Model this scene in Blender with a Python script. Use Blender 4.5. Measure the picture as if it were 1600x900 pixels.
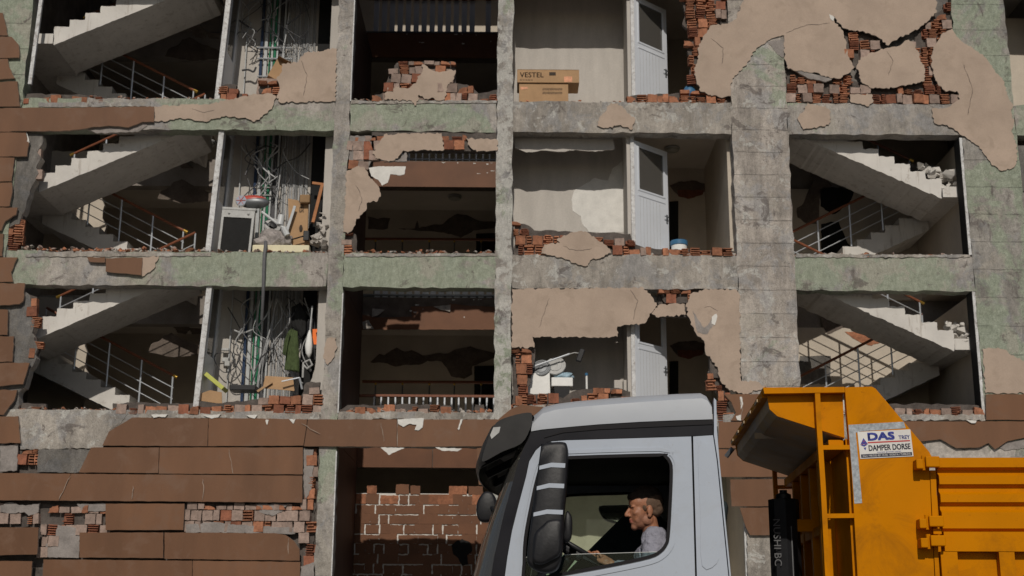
import bpy, bmesh, math, random
from mathutils import Vector, Matrix, geometry
from math import radians, sin, cos, pi, tan

random.seed(7)
for o in list(bpy.data.objects):
    bpy.data.objects.remove(o)
scene = bpy.context.scene
C = scene.collection

# ------------------------------------------------------------------ camera, sky, sun, exposure
FPX = 2050.0                       # focal length in pixels of a 1600 px wide picture
PITCH, ROLL = radians(14.5), radians(0.4)
CAM = Vector((0, 0, 1.6))
FW = Vector((0, cos(PITCH), sin(PITCH)))
UP0 = Vector((0, -sin(PITCH), cos(PITCH)))
RT0 = Vector((1, 0, 0))
RT = RT0 * cos(ROLL) + UP0 * sin(ROLL)
UP = UP0 * cos(ROLL) - RT0 * sin(ROLL)
cam_d = bpy.data.cameras.new('camera')
cam = bpy.data.objects.new('camera', cam_d)
C.objects.link(cam)
m = Matrix((RT, UP, -FW)).transposed().to_4x4()
m.translation = CAM
cam.matrix_world = m
cam_d.sensor_width = 36
cam_d.lens = FPX / 1600 * 36
cam_d.clip_end = 500
cam_d.clip_start = 0.1
cam_d.dof.use_dof = True
cam_d.dof.focus_distance = 8.6
cam_d.dof.aperture_fstop = 7.0
scene.camera = cam

SUN_TO = Vector((-0.03, -1.0, 0.70)).normalized()
world = bpy.data.worlds.new('World')
scene.world = world
world.use_nodes = True
wn = world.node_tree
wn.nodes.clear()
sky = wn.nodes.new('ShaderNodeTexSky')
sky.sky_type = 'NISHITA'
sky.sun_disc = False
sky.sun_elevation = math.asin(SUN_TO.z)
sky.sun_rotation = math.atan2(SUN_TO.x, SUN_TO.y)
bg = wn.nodes.new('ShaderNodeBackground')
bg.inputs['Strength'].default_value = 0.05
wo = wn.nodes.new('ShaderNodeOutputWorld')
wn.links.new(sky.outputs[0], bg.inputs[0])
wn.links.new(bg.outputs[0], wo.inputs[0])
sun_d = bpy.data.lights.new('sun', 'SUN')
sun_d.energy = 3.4
sun_d.angle = radians(0.53)
sun_d.color = (1.0, 0.93, 0.83)
sun = bpy.data.objects.new('sun', sun_d)
C.objects.link(sun)
sun.location = (-20, -40, 40)
sun.rotation_euler = (-SUN_TO).to_track_quat('-Z', 'Y').to_euler()
scene.view_settings.view_transform = 'Standard'
scene.view_settings.look = 'None'
scene.view_settings.exposure = -0.45
scene.view_settings.gamma = 1
scene.view_settings.use_curve_mapping = False

# ------------------------------------------------------------------ helpers
F = 24.0                            # distance of the facade plane

def ray(px, py):
    return RT * ((px - 800) / FPX) + UP * ((450 - py) / FPX) + FW

def W(px, py, Y=F):
    d = ray(px, py)
    return CAM + d * (Y / d.y)

def WZ(px, py, z):
    d = ray(px, py)
    return CAM + d * ((z - CAM.z) / d.z)

def newobj(name, me, parent=None, **kw):
    o = bpy.data.objects.new(name, me)
    C.objects.link(o)
    if parent is not None:
        o.parent = parent
    for k, v in kw.items():
        o[k] = v
    return o

def empty(name, loc=(0, 0, 0), rz=0, **kw):
    o = newobj(name, None, None, **kw)
    o.location = loc
    o.rotation_euler = (0, 0, rz)
    o.empty_display_size = 0.2
    return o

class MB:
    """collects shapes; build() links them as one mesh object"""
    def __init__(self):
        self.v, self.f, self.mi, self.cur = [], [], [], 0
    def add(self, vs, fs):
        n = len(self.v)
        self.v += [tuple(v) for v in vs]
        for f in fs:
            self.f.append([i + n for i in f])
            self.mi.append(self.cur)
        return self
    def mat(self, i):
        self.cur = i
        return self
    def box(self, x0, x1, y0, y1, z0, z1, M=None):
        vs = [Vector((x, y, z)) for x in (x0, x1) for y in (y0, y1) for z in (z0, z1)]
        if M is not None:
            vs = [M @ v for v in vs]
        return self.add(vs, [(0, 1, 3, 2), (4, 6, 7, 5), (0, 4, 5, 1), (2, 3, 7, 6), (0, 2, 6, 4), (1, 5, 7, 3)])
    def cbox(self, x0, x1, y0, y1, z0, z1, b, M=None):
        """chamfered box"""
        bm = bmesh.new()
        bmesh.ops.create_cube(bm, size=1)
        for v in bm.verts:
            v.co = Vector(((x0 + x1) / 2 + v.co.x * (x1 - x0), (y0 + y1) / 2 + v.co.y * (y1 - y0), (z0 + z1) / 2 + v.co.z * (z1 - z0)))
        bmesh.ops.bevel(bm, geom=bm.edges[:], offset=b, segments=2, affect='EDGES', profile=0.5)
        return self.bm(bm, M)
    def bm(self, bm, M=None):
        bm.verts.index_update()
        vs = [(M @ v.co) if M is not None else v.co.copy() for v in bm.verts]
        fs = [[v.index for v in f.verts] for f in bm.faces]
        bm.free()
        return self.add(vs, fs)
    def prism(self, pts, fn0, fn1, sidemat=None):
        """pts 2-D; fn0/fn1 give the 3-D point on the two ends"""
        n = len(pts)
        a = [fn0(*p) for p in pts]
        b = [fn1(*p) for p in pts]
        c = self.cur
        self.add(a + b, [list(range(n)), list(range(2 * n - 1, n - 1, -1))])
        if sidemat is not None:
            self.cur = sidemat
        k = len(self.v) - 2 * n
        for i in range(n):
            j = (i + 1) % n
            self.f.append([k + i, k + n + i, k + n + j, k + j])
            self.mi.append(self.cur)
        self.cur = c
        return self
    def xz(self, pts, y0, y1, sidemat=None):
        return self.prism(pts, lambda x, z: (x, y0, z), lambda x, z: (x, y1, z), sidemat)
    def yz(self, pts, x0, x1):
        return self.prism(pts, lambda y, z: (x0, y, z), lambda y, z: (x1, y, z))
    def xy(self, pts, z0, z1):
        return self.prism(pts, lambda x, y: (x, y, z0), lambda x, y: (x, y, z1))
    def holed(self, outer, hole, y0, y1):
        """polygon with a hole in x-z, y0..y1 thick"""
        A = [Vector((p[0], p[1], 0)) for p in outer]
        B = [Vector((p[0], p[1], 0)) for p in hole]
        tri = geometry.tessellate_polygon([A, B])
        P = list(outer) + list(hole)
        n, h = len(outer), len(P)
        vs = [(p[0], y0, p[1]) for p in P] + [(p[0], y1, p[1]) for p in P]
        fs = [list(t) for t in tri] + [[i + h for i in reversed(t)] for t in tri]
        for lo, hi in ((0, n), (n, h)):
            for i in range(lo, hi):
                j = i + 1 if i + 1 < hi else lo
                fs.append([i, i + h, j + h, j])
        return self.add(vs, fs)
    def tube(self, pts, r, n=8, cap=True):
        pts = [Vector(p) for p in pts]
        rs = r if isinstance(r, (list, tuple)) else [r] * len(pts)
        rings = []
        up = None
        for i, p in enumerate(pts):
            d = (pts[min(i + 1, len(pts) - 1)] - pts[max(i - 1, 0)]).normalized()
            if up is None:
                up = Vector((0, 0, 1)) if abs(d.z) < 0.9 else Vector((1, 0, 0))
            s = d.cross(up).normalized()
            up = s.cross(d).normalized()
            rings.append([p + (s * cos(2 * pi * k / n) + up * sin(2 * pi * k / n)) * rs[i] for k in range(n)])
        vs = [v for g in rings for v in g]
        fs = []
        for i in range(len(pts) - 1):
            for k in range(n):
                l = (k + 1) % n
                fs.append([i * n + k, i * n + l, (i + 1) * n + l, (i + 1) * n + k])
        if cap:
            fs.append(list(range(n - 1, -1, -1)))
            fs.append([(len(pts) - 1) * n + k for k in range(n)])
        return self.add(vs, fs)
    def bar(self, p, q, w, h=None):
        """square bar from p to q"""
        p, q = Vector(p), Vector(q)
        h = h or w
        d = (q - p).normalized()
        s = d.cross(Vector((0, 0, 1)) if abs(d.z) < 0.95 else Vector((0, 1, 0))).normalized()
        u = s.cross(d)
        vs = [b + s * i * w / 2 + u * j * h / 2 for b in (p, q) for i, j in ((-1, -1), (1, -1), (1, 1), (-1, 1))]
        return self.add(vs, [(3, 2, 1, 0), (4, 5, 6, 7), (0, 1, 5, 4), (1, 2, 6, 5), (2, 3, 7, 6), (3, 0, 4, 7)])
    def ball(self, c, r, seg=12, rings=8, R=None):
        r = r if isinstance(r, (tuple, list)) else (r, r, r)
        bm = bmesh.new()
        bmesh.ops.create_uvsphere(bm, u_segments=seg, v_segments=rings, radius=1)
        M = Matrix.Translation(c) @ (R.to_4x4() if R else Matrix()) @ Matrix.Diagonal((*r, 1))
        return self.bm(bm, M)
    def lathe(self, prof, c, n=20, M=None):
        """prof: (radius, z)"""
        vs, fs = [], []
        for r, z in prof:
            for k in range(n):
                v = Vector((r * cos(2 * pi * k / n), r * sin(2 * pi * k / n), z))
                vs.append((M @ v if M is not None else v) + Vector(c))
        for i in range(len(prof) - 1):
            for k in range(n):
                l = (k + 1) % n
                fs.append([i * n + k, i * n + l, (i + 1) * n + l, (i + 1) * n + k])
        fs.append(list(range(n - 1, -1, -1)))
        fs.append([(len(prof) - 1) * n + k for k in range(n)])
        return self.add(vs, fs)
    def mesh(self, name, mats, smooth=False, weld=False):
        me = bpy.data.meshes.new(name)
        me.from_pydata(self.v, [], self.f)
        for mt in (mats if isinstance(mats, (list, tuple)) else [mats]):
            me.materials.append(mt)
        me.polygons.foreach_set('material_index', self.mi)
        bm = bmesh.new()
        bm.from_mesh(me)
        if weld:
            bmesh.ops.remove_doubles(bm, verts=bm.verts[:], dist=1e-5)
        bmesh.ops.recalc_face_normals(bm, faces=bm.faces[:])
        bm.to_mesh(me)
        bm.free()
        if smooth:
            me.shade_smooth()
            if smooth != 'all':
                me.set_sharp_from_angle(angle=radians(smooth if smooth is not True else 35))
        me.update()
        return me
    def build(self, name, mats, parent=None, smooth=False, **kw):
        return newobj(name, self.mesh(name, mats, smooth), parent, **kw)

def thing(o, label, cat, group=None):
    o['label'] = label
    o['category'] = cat
    if group:
        o['group'] = group
    return o

def jag(pts, amp, step, keep=None):
    """broken outline: subdivide edges and jitter"""
    out = []
    n = len(pts)
    for i in range(n):
        a, b = Vector(pts[i]), Vector(pts[(i + 1) % n])
        out.append((a.x, a.y))
        L = (b - a).length
        k = int(L / step)
        if k < 1 or amp == 0:
            continue
        nrm = Vector((-(b - a).y, (b - a).x)) / L
        for j in range(1, k + 1):
            t = (j + random.uniform(-.3, .3)) / (k + 1)
            p = a.lerp(b, t) + nrm * random.uniform(-amp, amp)
            out.append((p.x, p.y))
    return out

def pxz(pts, Y=F):
    r = []
    for p in pts:
        w = W(p[0], p[1], Y)
        r.append((w.x, w.z))
    return r

def inside(p, poly):
    x, y = p
    c = False
    j = len(poly) - 1
    for i in range(len(poly)):
        xi, yi = poly[i]
        xj, yj = poly[j]
        if (yi > y) != (yj > y) and x < (xj - xi) * (y - yi) / (yj - yi) + xi:
            c = not c
        j = i
    return c

# ------------------------------------------------------------------ materials
class NT:
    def __init__(self, name):
        self.m = bpy.data.materials.new(name)
        self.m.use_nodes = True
        self.t = self.m.node_tree
        self.t.nodes.clear()
        self.out = self.n('ShaderNodeOutputMaterial')
        self.b = self.n('ShaderNodeBsdfPrincipled')
        self.l(self.b.outputs[0], self.out.inputs[0])
        self.pos = self.n('ShaderNodeNewGeometry').outputs['Position']
    def n(self, ty, **kw):
        x = self.t.nodes.new(ty)
        for k, v in kw.items():
            setattr(x, k, v)
        return x
    def l(self, a, b):
        self.t.links.new(a, b)
    def noise(self, scale, detail=4, rough=.55, vec=None, dist=0, stretch=None):
        x = self.n('ShaderNodeTexNoise')
        x.inputs['Scale'].default_value = scale
        x.inputs['Detail'].default_value = detail
        x.inputs['Roughness'].default_value = rough
        x.inputs['Distortion'].default_value = dist
        v = vec or self.pos
        if stretch:
            mp = self.n('ShaderNodeMapping')
            mp.inputs['Scale'].default_value = stretch
            self.l(v, mp.inputs[0])
            v = mp.outputs[0]
        self.l(v, x.inputs['Vector'])
        return x.outputs[0]
    def ramp(self, fac, lo, hi, a=0.0, b=1.0):
        x = self.n('ShaderNodeMapRange')
        x.inputs['From Min'].default_value = lo
        x.inputs['From Max'].default_value = hi
        x.inputs['To Min'].default_value = a
        x.inputs['To Max'].default_value = b
        self.l(fac, x.inputs[0])
        return x.outputs[0]
    def mix(self, fac, a, b):
        x = self.n('ShaderNodeMix', data_type='RGBA')
        for v, i in ((fac, 0), (a, 6), (b, 7)):
            if hasattr(v, 'links'):
                self.l(v, x.inputs[i])
            elif i == 0:
                x.inputs[0].default_value = v
            else:
                x.inputs[i].default_value = (*v, 1)
        return x.outputs[2]
    def mul(self, a, b, op='MULTIPLY'):
        x = self.n('ShaderNodeMath', operation=op)
        for v, i in ((a, 0), (b, 1)):
            if hasattr(v, 'links'):
                self.l(v, x.inputs[i])
            else:
                x.inputs[i].default_value = v
        return x.outputs[0]
    def scale(self, col, fac):
        x = self.n('ShaderNodeVectorMath', operation='SCALE')
        if hasattr(col, 'links'):
            self.l(col, x.inputs[0])
        else:
            x.inputs[0].default_value = col
        self.l(fac, x.inputs['Scale'])
        return x.outputs[0]
    def done(self, col, rough=.8, bump=None, bs=.3, bd=.02, metal=0, spec=.4, coat=0):
        if hasattr(col, 'links'):
            self.l(col, self.b.inputs['Base Color'])
        else:
            self.b.inputs['Base Color'].default_value = (*col, 1)
        if hasattr(rough, 'links'):
            self.l(rough, self.b.inputs['Roughness'])
        else:
            self.b.inputs['Roughness'].default_value = rough
        self.b.inputs['Metallic'].default_value = metal
        self.b.inputs['Specular IOR Level'].default_value = spec
        self.b.inputs['Coat Weight'].default_value = coat
        self.b.inputs['Coat Roughness'].default_value = .08
        if bump is not None:
            x = self.n('ShaderNodeBump')
            x.inputs['Strength'].default_value = bs
            x.inputs['Distance'].default_value = bd
            self.l(bump, x.inputs['Height'])
            self.l(x.outputs[0], self.b.inputs['Normal'])
        return self.m

def pm(name, c, var=.25, scale=3.0, rough=.8, bs=.3, bd=.01, metal=0, spec=.35, fine=40, streak=False, rnd=0.0, coat=0, dirt=None):
    """general procedural surface: large blotches, fine grain, optional per-object shift"""
    t = NT(name)
    big = t.ramp(t.noise(scale, 6, .6, stretch=(1.5, 1.5, .35) if streak else None), .3, .7, 1 - var, 1 + var)
    fin = t.ramp(t.noise(fine, 3, .6), .3, .7, 1 - var * .5, 1 + var * .5)
    k = t.mul(big, fin)
    if rnd:
        oi = t.n('ShaderNodeObjectInfo')
        k = t.mul(k, t.ramp(oi.outputs['Random'], 0, 1, 1 - rnd, 1 + rnd))
    col = t.scale(c, k)
    if dirt:
        col = t.mix(t.ramp(t.noise(scale * 1.7, 8, .7, dist=.4), .52, .68), col, dirt)
    return t.done(col, rough, t.noise(fine, 5, .65) if bs else None, bs, bd, metal, spec, coat)

def concrete(name, green, boards=0, base=(.335, .308, .28), white=0.0):
    t = NT(name)
    n1 = t.noise(1.1, 8, .62, dist=.3)
    n2 = t.noise(7, 8, .7)
    n3 = t.noise(60, 4, .7)
    st = t.noise(2.2, 6, .6, stretch=(2.0, 2.0, .3))
    lo = tuple(x * .62 for x in base)
    hi = tuple(x * 1.25 for x in base)
    col = t.mix(t.ramp(t.mul(n1, st, 'ADD'), .75, 1.25), lo, hi)
    cool = t.ramp(t.noise(1.5, 10, .7, stretch=(1, 1, .8), dist=.5), .50, .56)
    col = t.mix(t.mul(cool, .5), col, (base[0] * .78, base[0] * .79, base[0] * .82))
    col = t.scale(col, t.ramp(n2, .25, .75, .78, 1.2))
    if green:
        off = t.n('ShaderNodeVectorMath', operation='ADD')
        off.inputs[1].default_value = (13.1, 4.2, 7.7)
        t.l(t.pos, off.inputs[0])
        g = t.noise(.55, 10, .66, vec=off.outputs[0], dist=.5)
        gm = t.ramp(g, .62 - green * .3, .66 - green * .3)
        gcol = t.mix(t.ramp(n2, .3, .7), (.215, .25, .18), (.345, .385, .30))
        col = t.mix(t.mul(gm, .8), col, gcol)
        tn = t.ramp(t.noise(1.3, 11, .7, vec=off.outputs[0], dist=.4), .54, .58)
        col = t.mix(t.mul(tn, .55), col, (.36, .33, .285))
    if white:
        off2 = t.n('ShaderNodeVectorMath', operation='ADD')
        off2.inputs[1].default_value = (3.1, 9.2, 1.7)
        t.l(t.pos, off2.inputs[0])
        wm = t.ramp(t.noise(3.2, 9, .72, vec=off2.outputs[0], dist=.5), .60 - white * .2, .63 - white * .2)
        col = t.mix(t.mul(wm, .8), col, (.46, .45, .42))
    # dark stains and specks
    dm = t.ramp(t.noise(1.9, 12, .75, dist=.8), .575, .61)
    col = t.mix(t.mul(dm, .72), col, (.12, .102, .094))
    col = t.scale(col, t.ramp(n3, .3, .7, .70, 1.30))
    col = t.scale(col, t.ramp(t.noise(18, 6, .75, stretch=(1, 1, .45)), .3, .7, .78, 1.22))
    sp = t.ramp(t.noise(26, 3, .5), .68, .74)
    col = t.mix(t.mul(sp, .6), col, (.06, .056, .05))
    h = t.mul(t.mul(n2, .6), t.mul(n3, .4), 'ADD')
    if boards:
        sx = t.n('ShaderNodeSeparateXYZ')
        t.l(t.pos, sx.inputs[0])
        wob = t.mul(t.mul(sx.outputs[2], 1.0), t.mul(t.noise(1.5, 3), .05), 'ADD')
        fr = t.mul(t.mul(wob, 1 / boards), 0, 'ADD')
        fr = t.n('ShaderNodeMath', operation='FRACT').outputs[0] if False else fr
        f2 = t.n('ShaderNodeMath', operation='FRACT')
        t.l(fr, f2.inputs[0])
        ln = t.n('ShaderNodeMath', operation='LESS_THAN')
        t.l(f2.outputs[0], ln.inputs[0])
        ln.inputs[1].default_value = .028
        brk = t.mul(ln.outputs[0], t.ramp(t.noise(4, 4), .38, .55))
        col = t.mix(t.mul(brk, .5), col, (.05, .047, .042))
        h = t.mul(h, t.mul(brk, -.8), 'ADD')
    return t.done(col, .9, h, .9, .03, spec=.25)

M = {}
M['bare'] = concrete('concrete_bare', 0, base=(.335, .305, .27), white=.2)
M['bareb'] = concrete('concrete_board_marked', .1, boards=.46, base=(.395, .355, .318), white=.12)
M['green'] = concrete('concrete_green_paint', .55)
M['greenb'] = concrete('concrete_green_board_marked', .55, boards=.55, base=(.29, .272, .247))
M['greenm'] = concrete('concrete_patchy_green', .26)
M['greenw'] = concrete('concrete_green_white_flakes', .3, white=.7)
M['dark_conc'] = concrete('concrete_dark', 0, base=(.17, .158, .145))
M['soffit'] = pm('old_soffit', (.27, .24, .215), .22, 2.0, .9, .3)
M['plaster'] = pm('beige_render', (.41, .32, .255), .12, 1.4, .92, .55, .008, fine=55, dirt=(.345, .268, .21))
M['core'] = pm('render_edge', (.40, .365, .33), .3, 8, .95, .5)
M['grey_render'] = pm('grey_base_render', (.25, .225, .21), .28, 4, .95, .5)
M['tile'] = pm('brown_cladding', (.150, .073, .038), .14, 1.2, .6, .2, .006, spec=.25, fine=70, rnd=.12, streak=True, dirt=(.165, .092, .057))
M['tile_edge'] = pm('cladding_edge', (.33, .26, .21), .2, 6, .9, .3)
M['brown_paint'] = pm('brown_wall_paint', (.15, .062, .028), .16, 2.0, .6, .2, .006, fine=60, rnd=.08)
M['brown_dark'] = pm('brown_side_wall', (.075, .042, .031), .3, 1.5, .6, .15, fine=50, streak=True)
M['brick'] = pm('orange_clay', (.315, .135, .075), .35, 9, .9, .35, rnd=.3)
M['brick_g'] = pm('mortar_smeared_clay', (.29, .215, .18), .28, 9, .95, .4, rnd=.25)
M['brick_r'] = pm('dark_red_clay', (.22, .085, .05), .3, 9, .9, .35, rnd=.25)
M['mortar'] = pm('void_dark_mortar', (.10, .085, .076), .35, 6, .95, .6, .02)  # mortar darkened to paint in the shade where bricks are missing
t_ = NT('white_stair_plaster')
c_ = t_.scale((.60, .575, .54), t_.ramp(t_.noise(2.0, 6, .6), .3, .7, .9, 1.1))
c_ = t_.mix(t_.mul(t_.ramp(t_.noise(1.0, 7, .7, stretch=(11, 11, .9)), .56, .68), .55), c_, (.24, .19, .15))
c_ = t_.mix(t_.mul(t_.ramp(t_.noise(3.0, 9, .75), .58, .62), .5), c_, (.36, .32, .28))
M['white_pl'] = t_.done(c_, .85, t_.noise(30, 5), .35, .01)
M['cream'] = pm('cream_wall_paint', (.52, .46, .385), .12, 1.5, .85, .2, dirt=None)
M['closet'] = pm('unpainted_plaster', (.46, .43, .395), .12, 2.2, .9, .3, streak=True)
M['pale_wall'] = pm('pale_greenish_wall', (.42, .41, .33), .14, 2.2, .9, .3)
M['ceil'] = pm('ceiling_paint', (.50, .455, .40), .1, 1.5, .9, .15)
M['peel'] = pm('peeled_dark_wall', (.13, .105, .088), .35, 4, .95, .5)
M['flake'] = pm('white_gypsum', (.66, .645, .61), .1, 6, .9, .3)
M['pvc'] = pm('white_pvc', (.66, .69, .74), .04, 2, .35, 0, spec=.5)
M['pvc_old'] = pm('dirty_white_frame', (.56, .56, .56), .22, 9, .6, .3, dirt=(.25, .22, .2))
M['steel'] = pm('brushed_steel', (.62, .65, .69), .05, 5, .35, 0, metal=.55)
M['darksteel'] = pm('dark_steel', (.2, .21, .22), .1, 5, .45, 0, metal=.6)
M['wood_rail'] = pm('brown_handrail', (.20, .07, .035), .2, 12, .4, .1)
M['brass'] = pm('brass_cap', (.72, .46, .10), .1, 12, .28, 0, metal=.9)
M['black'] = pm('black_plastic', (.010, .010, .012), .2, 12, .5, .15, spec=.4)
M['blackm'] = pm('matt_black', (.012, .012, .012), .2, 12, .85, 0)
M['card'] = pm('cardboard', (.40, .25, .135), .1, 4, .85, .15, fine=30)
M['card_d'] = pm('cardboard_inside', (.27, .17, .09), .12, 4, .9, .15)
M['ink'] = pm('dark_ink', (.05, .035, .025), .1, 12, .8, 0)
M['olive'] = pm('olive_cloth', (.06, .085, .032), .3, 14, .9, .5, fine=120)
M['orange'] = pm('orange_plastic', (.85, .17, .015), .06, 12, .4, 0)
M['lamp'] = pm('lamp_glass', (.30, .29, .25), .12, 12, .3, 0)
M['blue'] = pm('blue_plastic', (.045, .15, .28), .15, 6, .5, .1)
M['paleblue'] = pm('pale_blue_bag', (.33, .46, .55), .2, 14, .35, .6, .03, fine=18)
M['foam'] = pm('white_foam', (.78, .78, .76), .05, 12, .7, .1)
M['foamy'] = pm('yellowish_foam', (.72, .66, .46), .06, 12, .8, .15)
M['greyp'] = pm('grey_plastic', (.42, .42, .41), .15, 12, .5, .1)
M['red'] = pm('red_plastic', (.45, .075, .055), .1, 12, .35, 0)
M['greenpipe'] = pm('green_pipe', (.03, .19, .10), .1, 12, .4, 0)
M['bluepipe'] = pm('dark_blue_pipe', (.03, .05, .10), .15, 12, .5, 0)
M['whitepipe'] = pm('white_pipe', (.52, .535, .54), .12, 8, .4, 0)
M['cable'] = pm('grey_cable', (.36, .365, .37), .2, 20, .6, 0, rnd=.35)
M['cabled'] = pm('dark_cable', (.06, .06, .065), .2, 20, .6, 0)
M['hose'] = pm('grey_hose', (.12, .12, .125), .15, 20, .6, .1)
M['junk'] = pm('dusty_plastic_sheet', (.30, .27, .255), .4, 9, .6, .8, .04, fine=16)
M['wood'] = pm('raw_wood', (.42, .27, .15), .2, 9, .8, .3)
M['wood_t'] = pm('orange_brown_timber', (.36, .15, .06), .2, 9, .7, .2)
M['yellowgreen'] = pm('yellow_green_label', (.50, .52, .12), .1, 9, .6, 0)
M['asphalt'] = pm('dusty_asphalt', (.09, .085, .078), .2, 1.0, .9, .5, fine=120)
M['pave'] = pm('pavement_slabs', (.28, .265, .24), .15, 1.0, .9, .4)
# truck
def paint(name, c, var=.03, dirt=None, rough=.32, coat=.5, dirtlo=.56, gr=.35, spec=.45):
    t = NT(name)
    k = t.ramp(t.noise(1.6, 5, .6), .3, .7, 1 - var, 1 + var)
    col = t.scale(c, k)
    if dirt:
        dm = t.mul(t.ramp(t.noise(2.4, 9, .7, dist=.6), dirtlo, dirtlo + .2), gr)
        col = t.mix(dm, col, dirt)
        sp = t.ramp(t.noise(34, 3, .5), .70, .76)
        col = t.mix(t.mul(sp, .35), col, dirt)
    return t.done(col, t.ramp(t.noise(5, 5), .3, .7, rough * .8, rough * 1.3), t.noise(14, 2), .03, .004, spec=spec, coat=coat)
M['cabwhite'] = paint('white_cab_paint', (.42, .465, .54), .02, (.30, .29, .275), .30, .4, .56, .35)
M['roofsilver'] = paint('silver_roof_paint', (.41, .435, .475), .03, (.30, .29, .275), .42, .2, .58, .4)
M['yellow'] = paint('yellow_body_paint', (.56, .195, .0), .07, (.22, .08, .006), .55, .0, .50, .6, .05)
M['under_bounce_dirt'] = paint('dirty_bounce_bright_underside', (.52, .37, .20), .15, (.46, .40, .33), .75, 0, .42, .9)  # dirty beige, brightened to paint in light bounced from below
M['navy'] = paint('dark_blue_black_trim', (.006, .006, .010), .1, None, .4, .0, spec=.22)
M['visor'] = paint('smoked_grey_visor', (.018, .017, .017), .2, (.035, .033, .031), .42, .0, .5, .5, .3)
M['trim'] = pm('rubber_trim', (.008, .007, .009), .1, 12, .55, 0, spec=.2)
M['tape'] = pm('silver_reflective_tape', (.33, .355, .38), .25, 30, .4, .4, .006, fine=60)
M['sticker'] = pm('white_sticker', (.68, .665, .63), .05, 5, .45, 0)
M['s_blue'] = pm('sticker_blue', (.03, .045, .28), .05, 5, .5, 0)
M['s_red'] = pm('sticker_red', (.48, .045, .04), .05, 5, .5, 0)
M['s_dark'] = pm('sticker_dark', (.035, .035, .06), .05, 5, .5, 0)
M['s_purple'] = pm('sticker_purple', (.17, .04, .17), .05, 5, .5, 0)
M['seat'] = pm('dark_seat_fabric', (.018, .028, .03), .2, 12, .9, .2)
M['liner'] = pm('cab_liner', (.03, .029, .028), .1, 5, .9, 0)
M['skin'] = pm('skin', (.34, .15, .085), .2, 26, .5, .25, .003, spec=.35, fine=160)
M['beard'] = pm('shaven_skin', (.27, .125, .078), .2, 30, .6, .3, .003, spec=.3, fine=200)
M['lips'] = pm('lips', (.33, .11, .08), .1, 30, .5, .1, .002, fine=200)
M['hair'] = pm('short_dark_hair', (.035, .024, .018), .35, 60, .8, .7, .004, fine=260)
M['stubble'] = pm('shaved_hair', (.12, .075, .05), .25, 60, .8, .4, .002, fine=300)
M['shirt'] = pm('pale_lilac_shirt', (.28, .28, .335), .12, 14, .9, 1.0, .03, fine=17)
M['tyre'] = pm('tyre_rubber', (.02, .02, .02), .2, 9, .9, .3)
M['rim'] = pm('grey_rim', (.35, .35, .36), .1, 9, .5, .1, metal=.4)

def glass(name, tint, refl=.5, dust_sheen=0):
    t = NT(name)
    t.t.nodes.remove(t.b)
    tr = t.n('ShaderNodeBsdfTransparent')
    tr.inputs[0].default_value = (*tint, 1)
    gl = t.n('ShaderNodeBsdfGlossy')
    gl.inputs['Roughness'].default_value = .03
    fr = t.n('ShaderNodeFresnel')
    fr.inputs[0].default_value = 1.5
    if dust_sheen:
        df = t.n('ShaderNodeBsdfDiffuse')
        df.inputs[0].default_value = (.36, .34, .31, 1)
        m2 = t.n('ShaderNodeMixShader')
        m2.inputs[0].default_value = dust_sheen
        t.l(tr.outputs[0], m2.inputs[1])
        t.l(df.outputs[0], m2.inputs[2])
        tr = m2
    mx = t.n('ShaderNodeMixShader')
    t.l(t.mul(fr.outputs[0], refl), mx.inputs[0])
    t.l(tr.outputs[0], mx.inputs[1])
    t.l(gl.outputs[0], mx.inputs[2])
    t.l(mx.outputs[0], t.out.inputs[0])
    return t.m
M['glass_teal'] = glass('teal_tinted_glass', (.74, .87, .85), .5)
M['glass_wind'] = glass('side_window_glass', (.86, .90, .84), .6)
M['glass_front'] = glass('windscreen_glass', (.82, .9, .84), 1.0, .22)  # dust share also paints in a pale street reflection
M['glass_door'] = glass('sheen_grey_door_glass', (.6, .6, .6), .8, .22)  # grey diffuse share paints the reflection into the pane
M['mirror'] = pm('mirror_face', (.8, .8, .8), .01, 2, .03, 0, metal=1)

def text_shapes(mb, s, size, fn, extr=0.0):
    """adds flat lettering to mb; fn maps (u, v) of the text plane to 3-D"""
    cu = bpy.data.curves.new('lettering', 'FONT')
    cu.body = s
    cu.size = size
    cu.resolution_u = 3
    o = bpy.data.objects.new('lettering', cu)
    me = bpy.data.meshes.new_from_object(o)
    vs = [fn(v.co.x, v.co.y) for v in me.vertices]
    mb.add(vs, [list(p.vertices) for p in me.polygons])
    w = max((v.co.x for v in me.vertices), default=0)
    bpy.data.objects.remove(o)
    bpy.data.curves.remove(cu)
    bpy.data.meshes.remove(me)
    return w

def text_width(s, size):
    return text_shapes(MB(), s, size, lambda u, v: (u, v, 0))
# ------------------------------------------------------------------ the ground
g = MB().box(-250, 250, -200, 300, -.3, 0).build('ground', M['asphalt'], kind='structure')
pv = MB().box(-60, 60, F - 11.0, F + 20, .004, .13).build('pavement', M['pave'], kind='structure')  # widened out of view to bounce more sun onto undersides

# ------------------------------------------------------------------ the building: frame
B = empty('damaged_building', (0, F, .13))
thing(B, 'earthquake-damaged apartment block with open floors, brown cladding and torn-off beige render', 'building')
BINV = Matrix.Translation((0, -F, -.13))

def bpart(o, parent=B):
    """world-space mesh under the building root"""
    o.parent = parent
    if parent is B:
        o.matrix_parent_inverse = BINV
    return o

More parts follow.
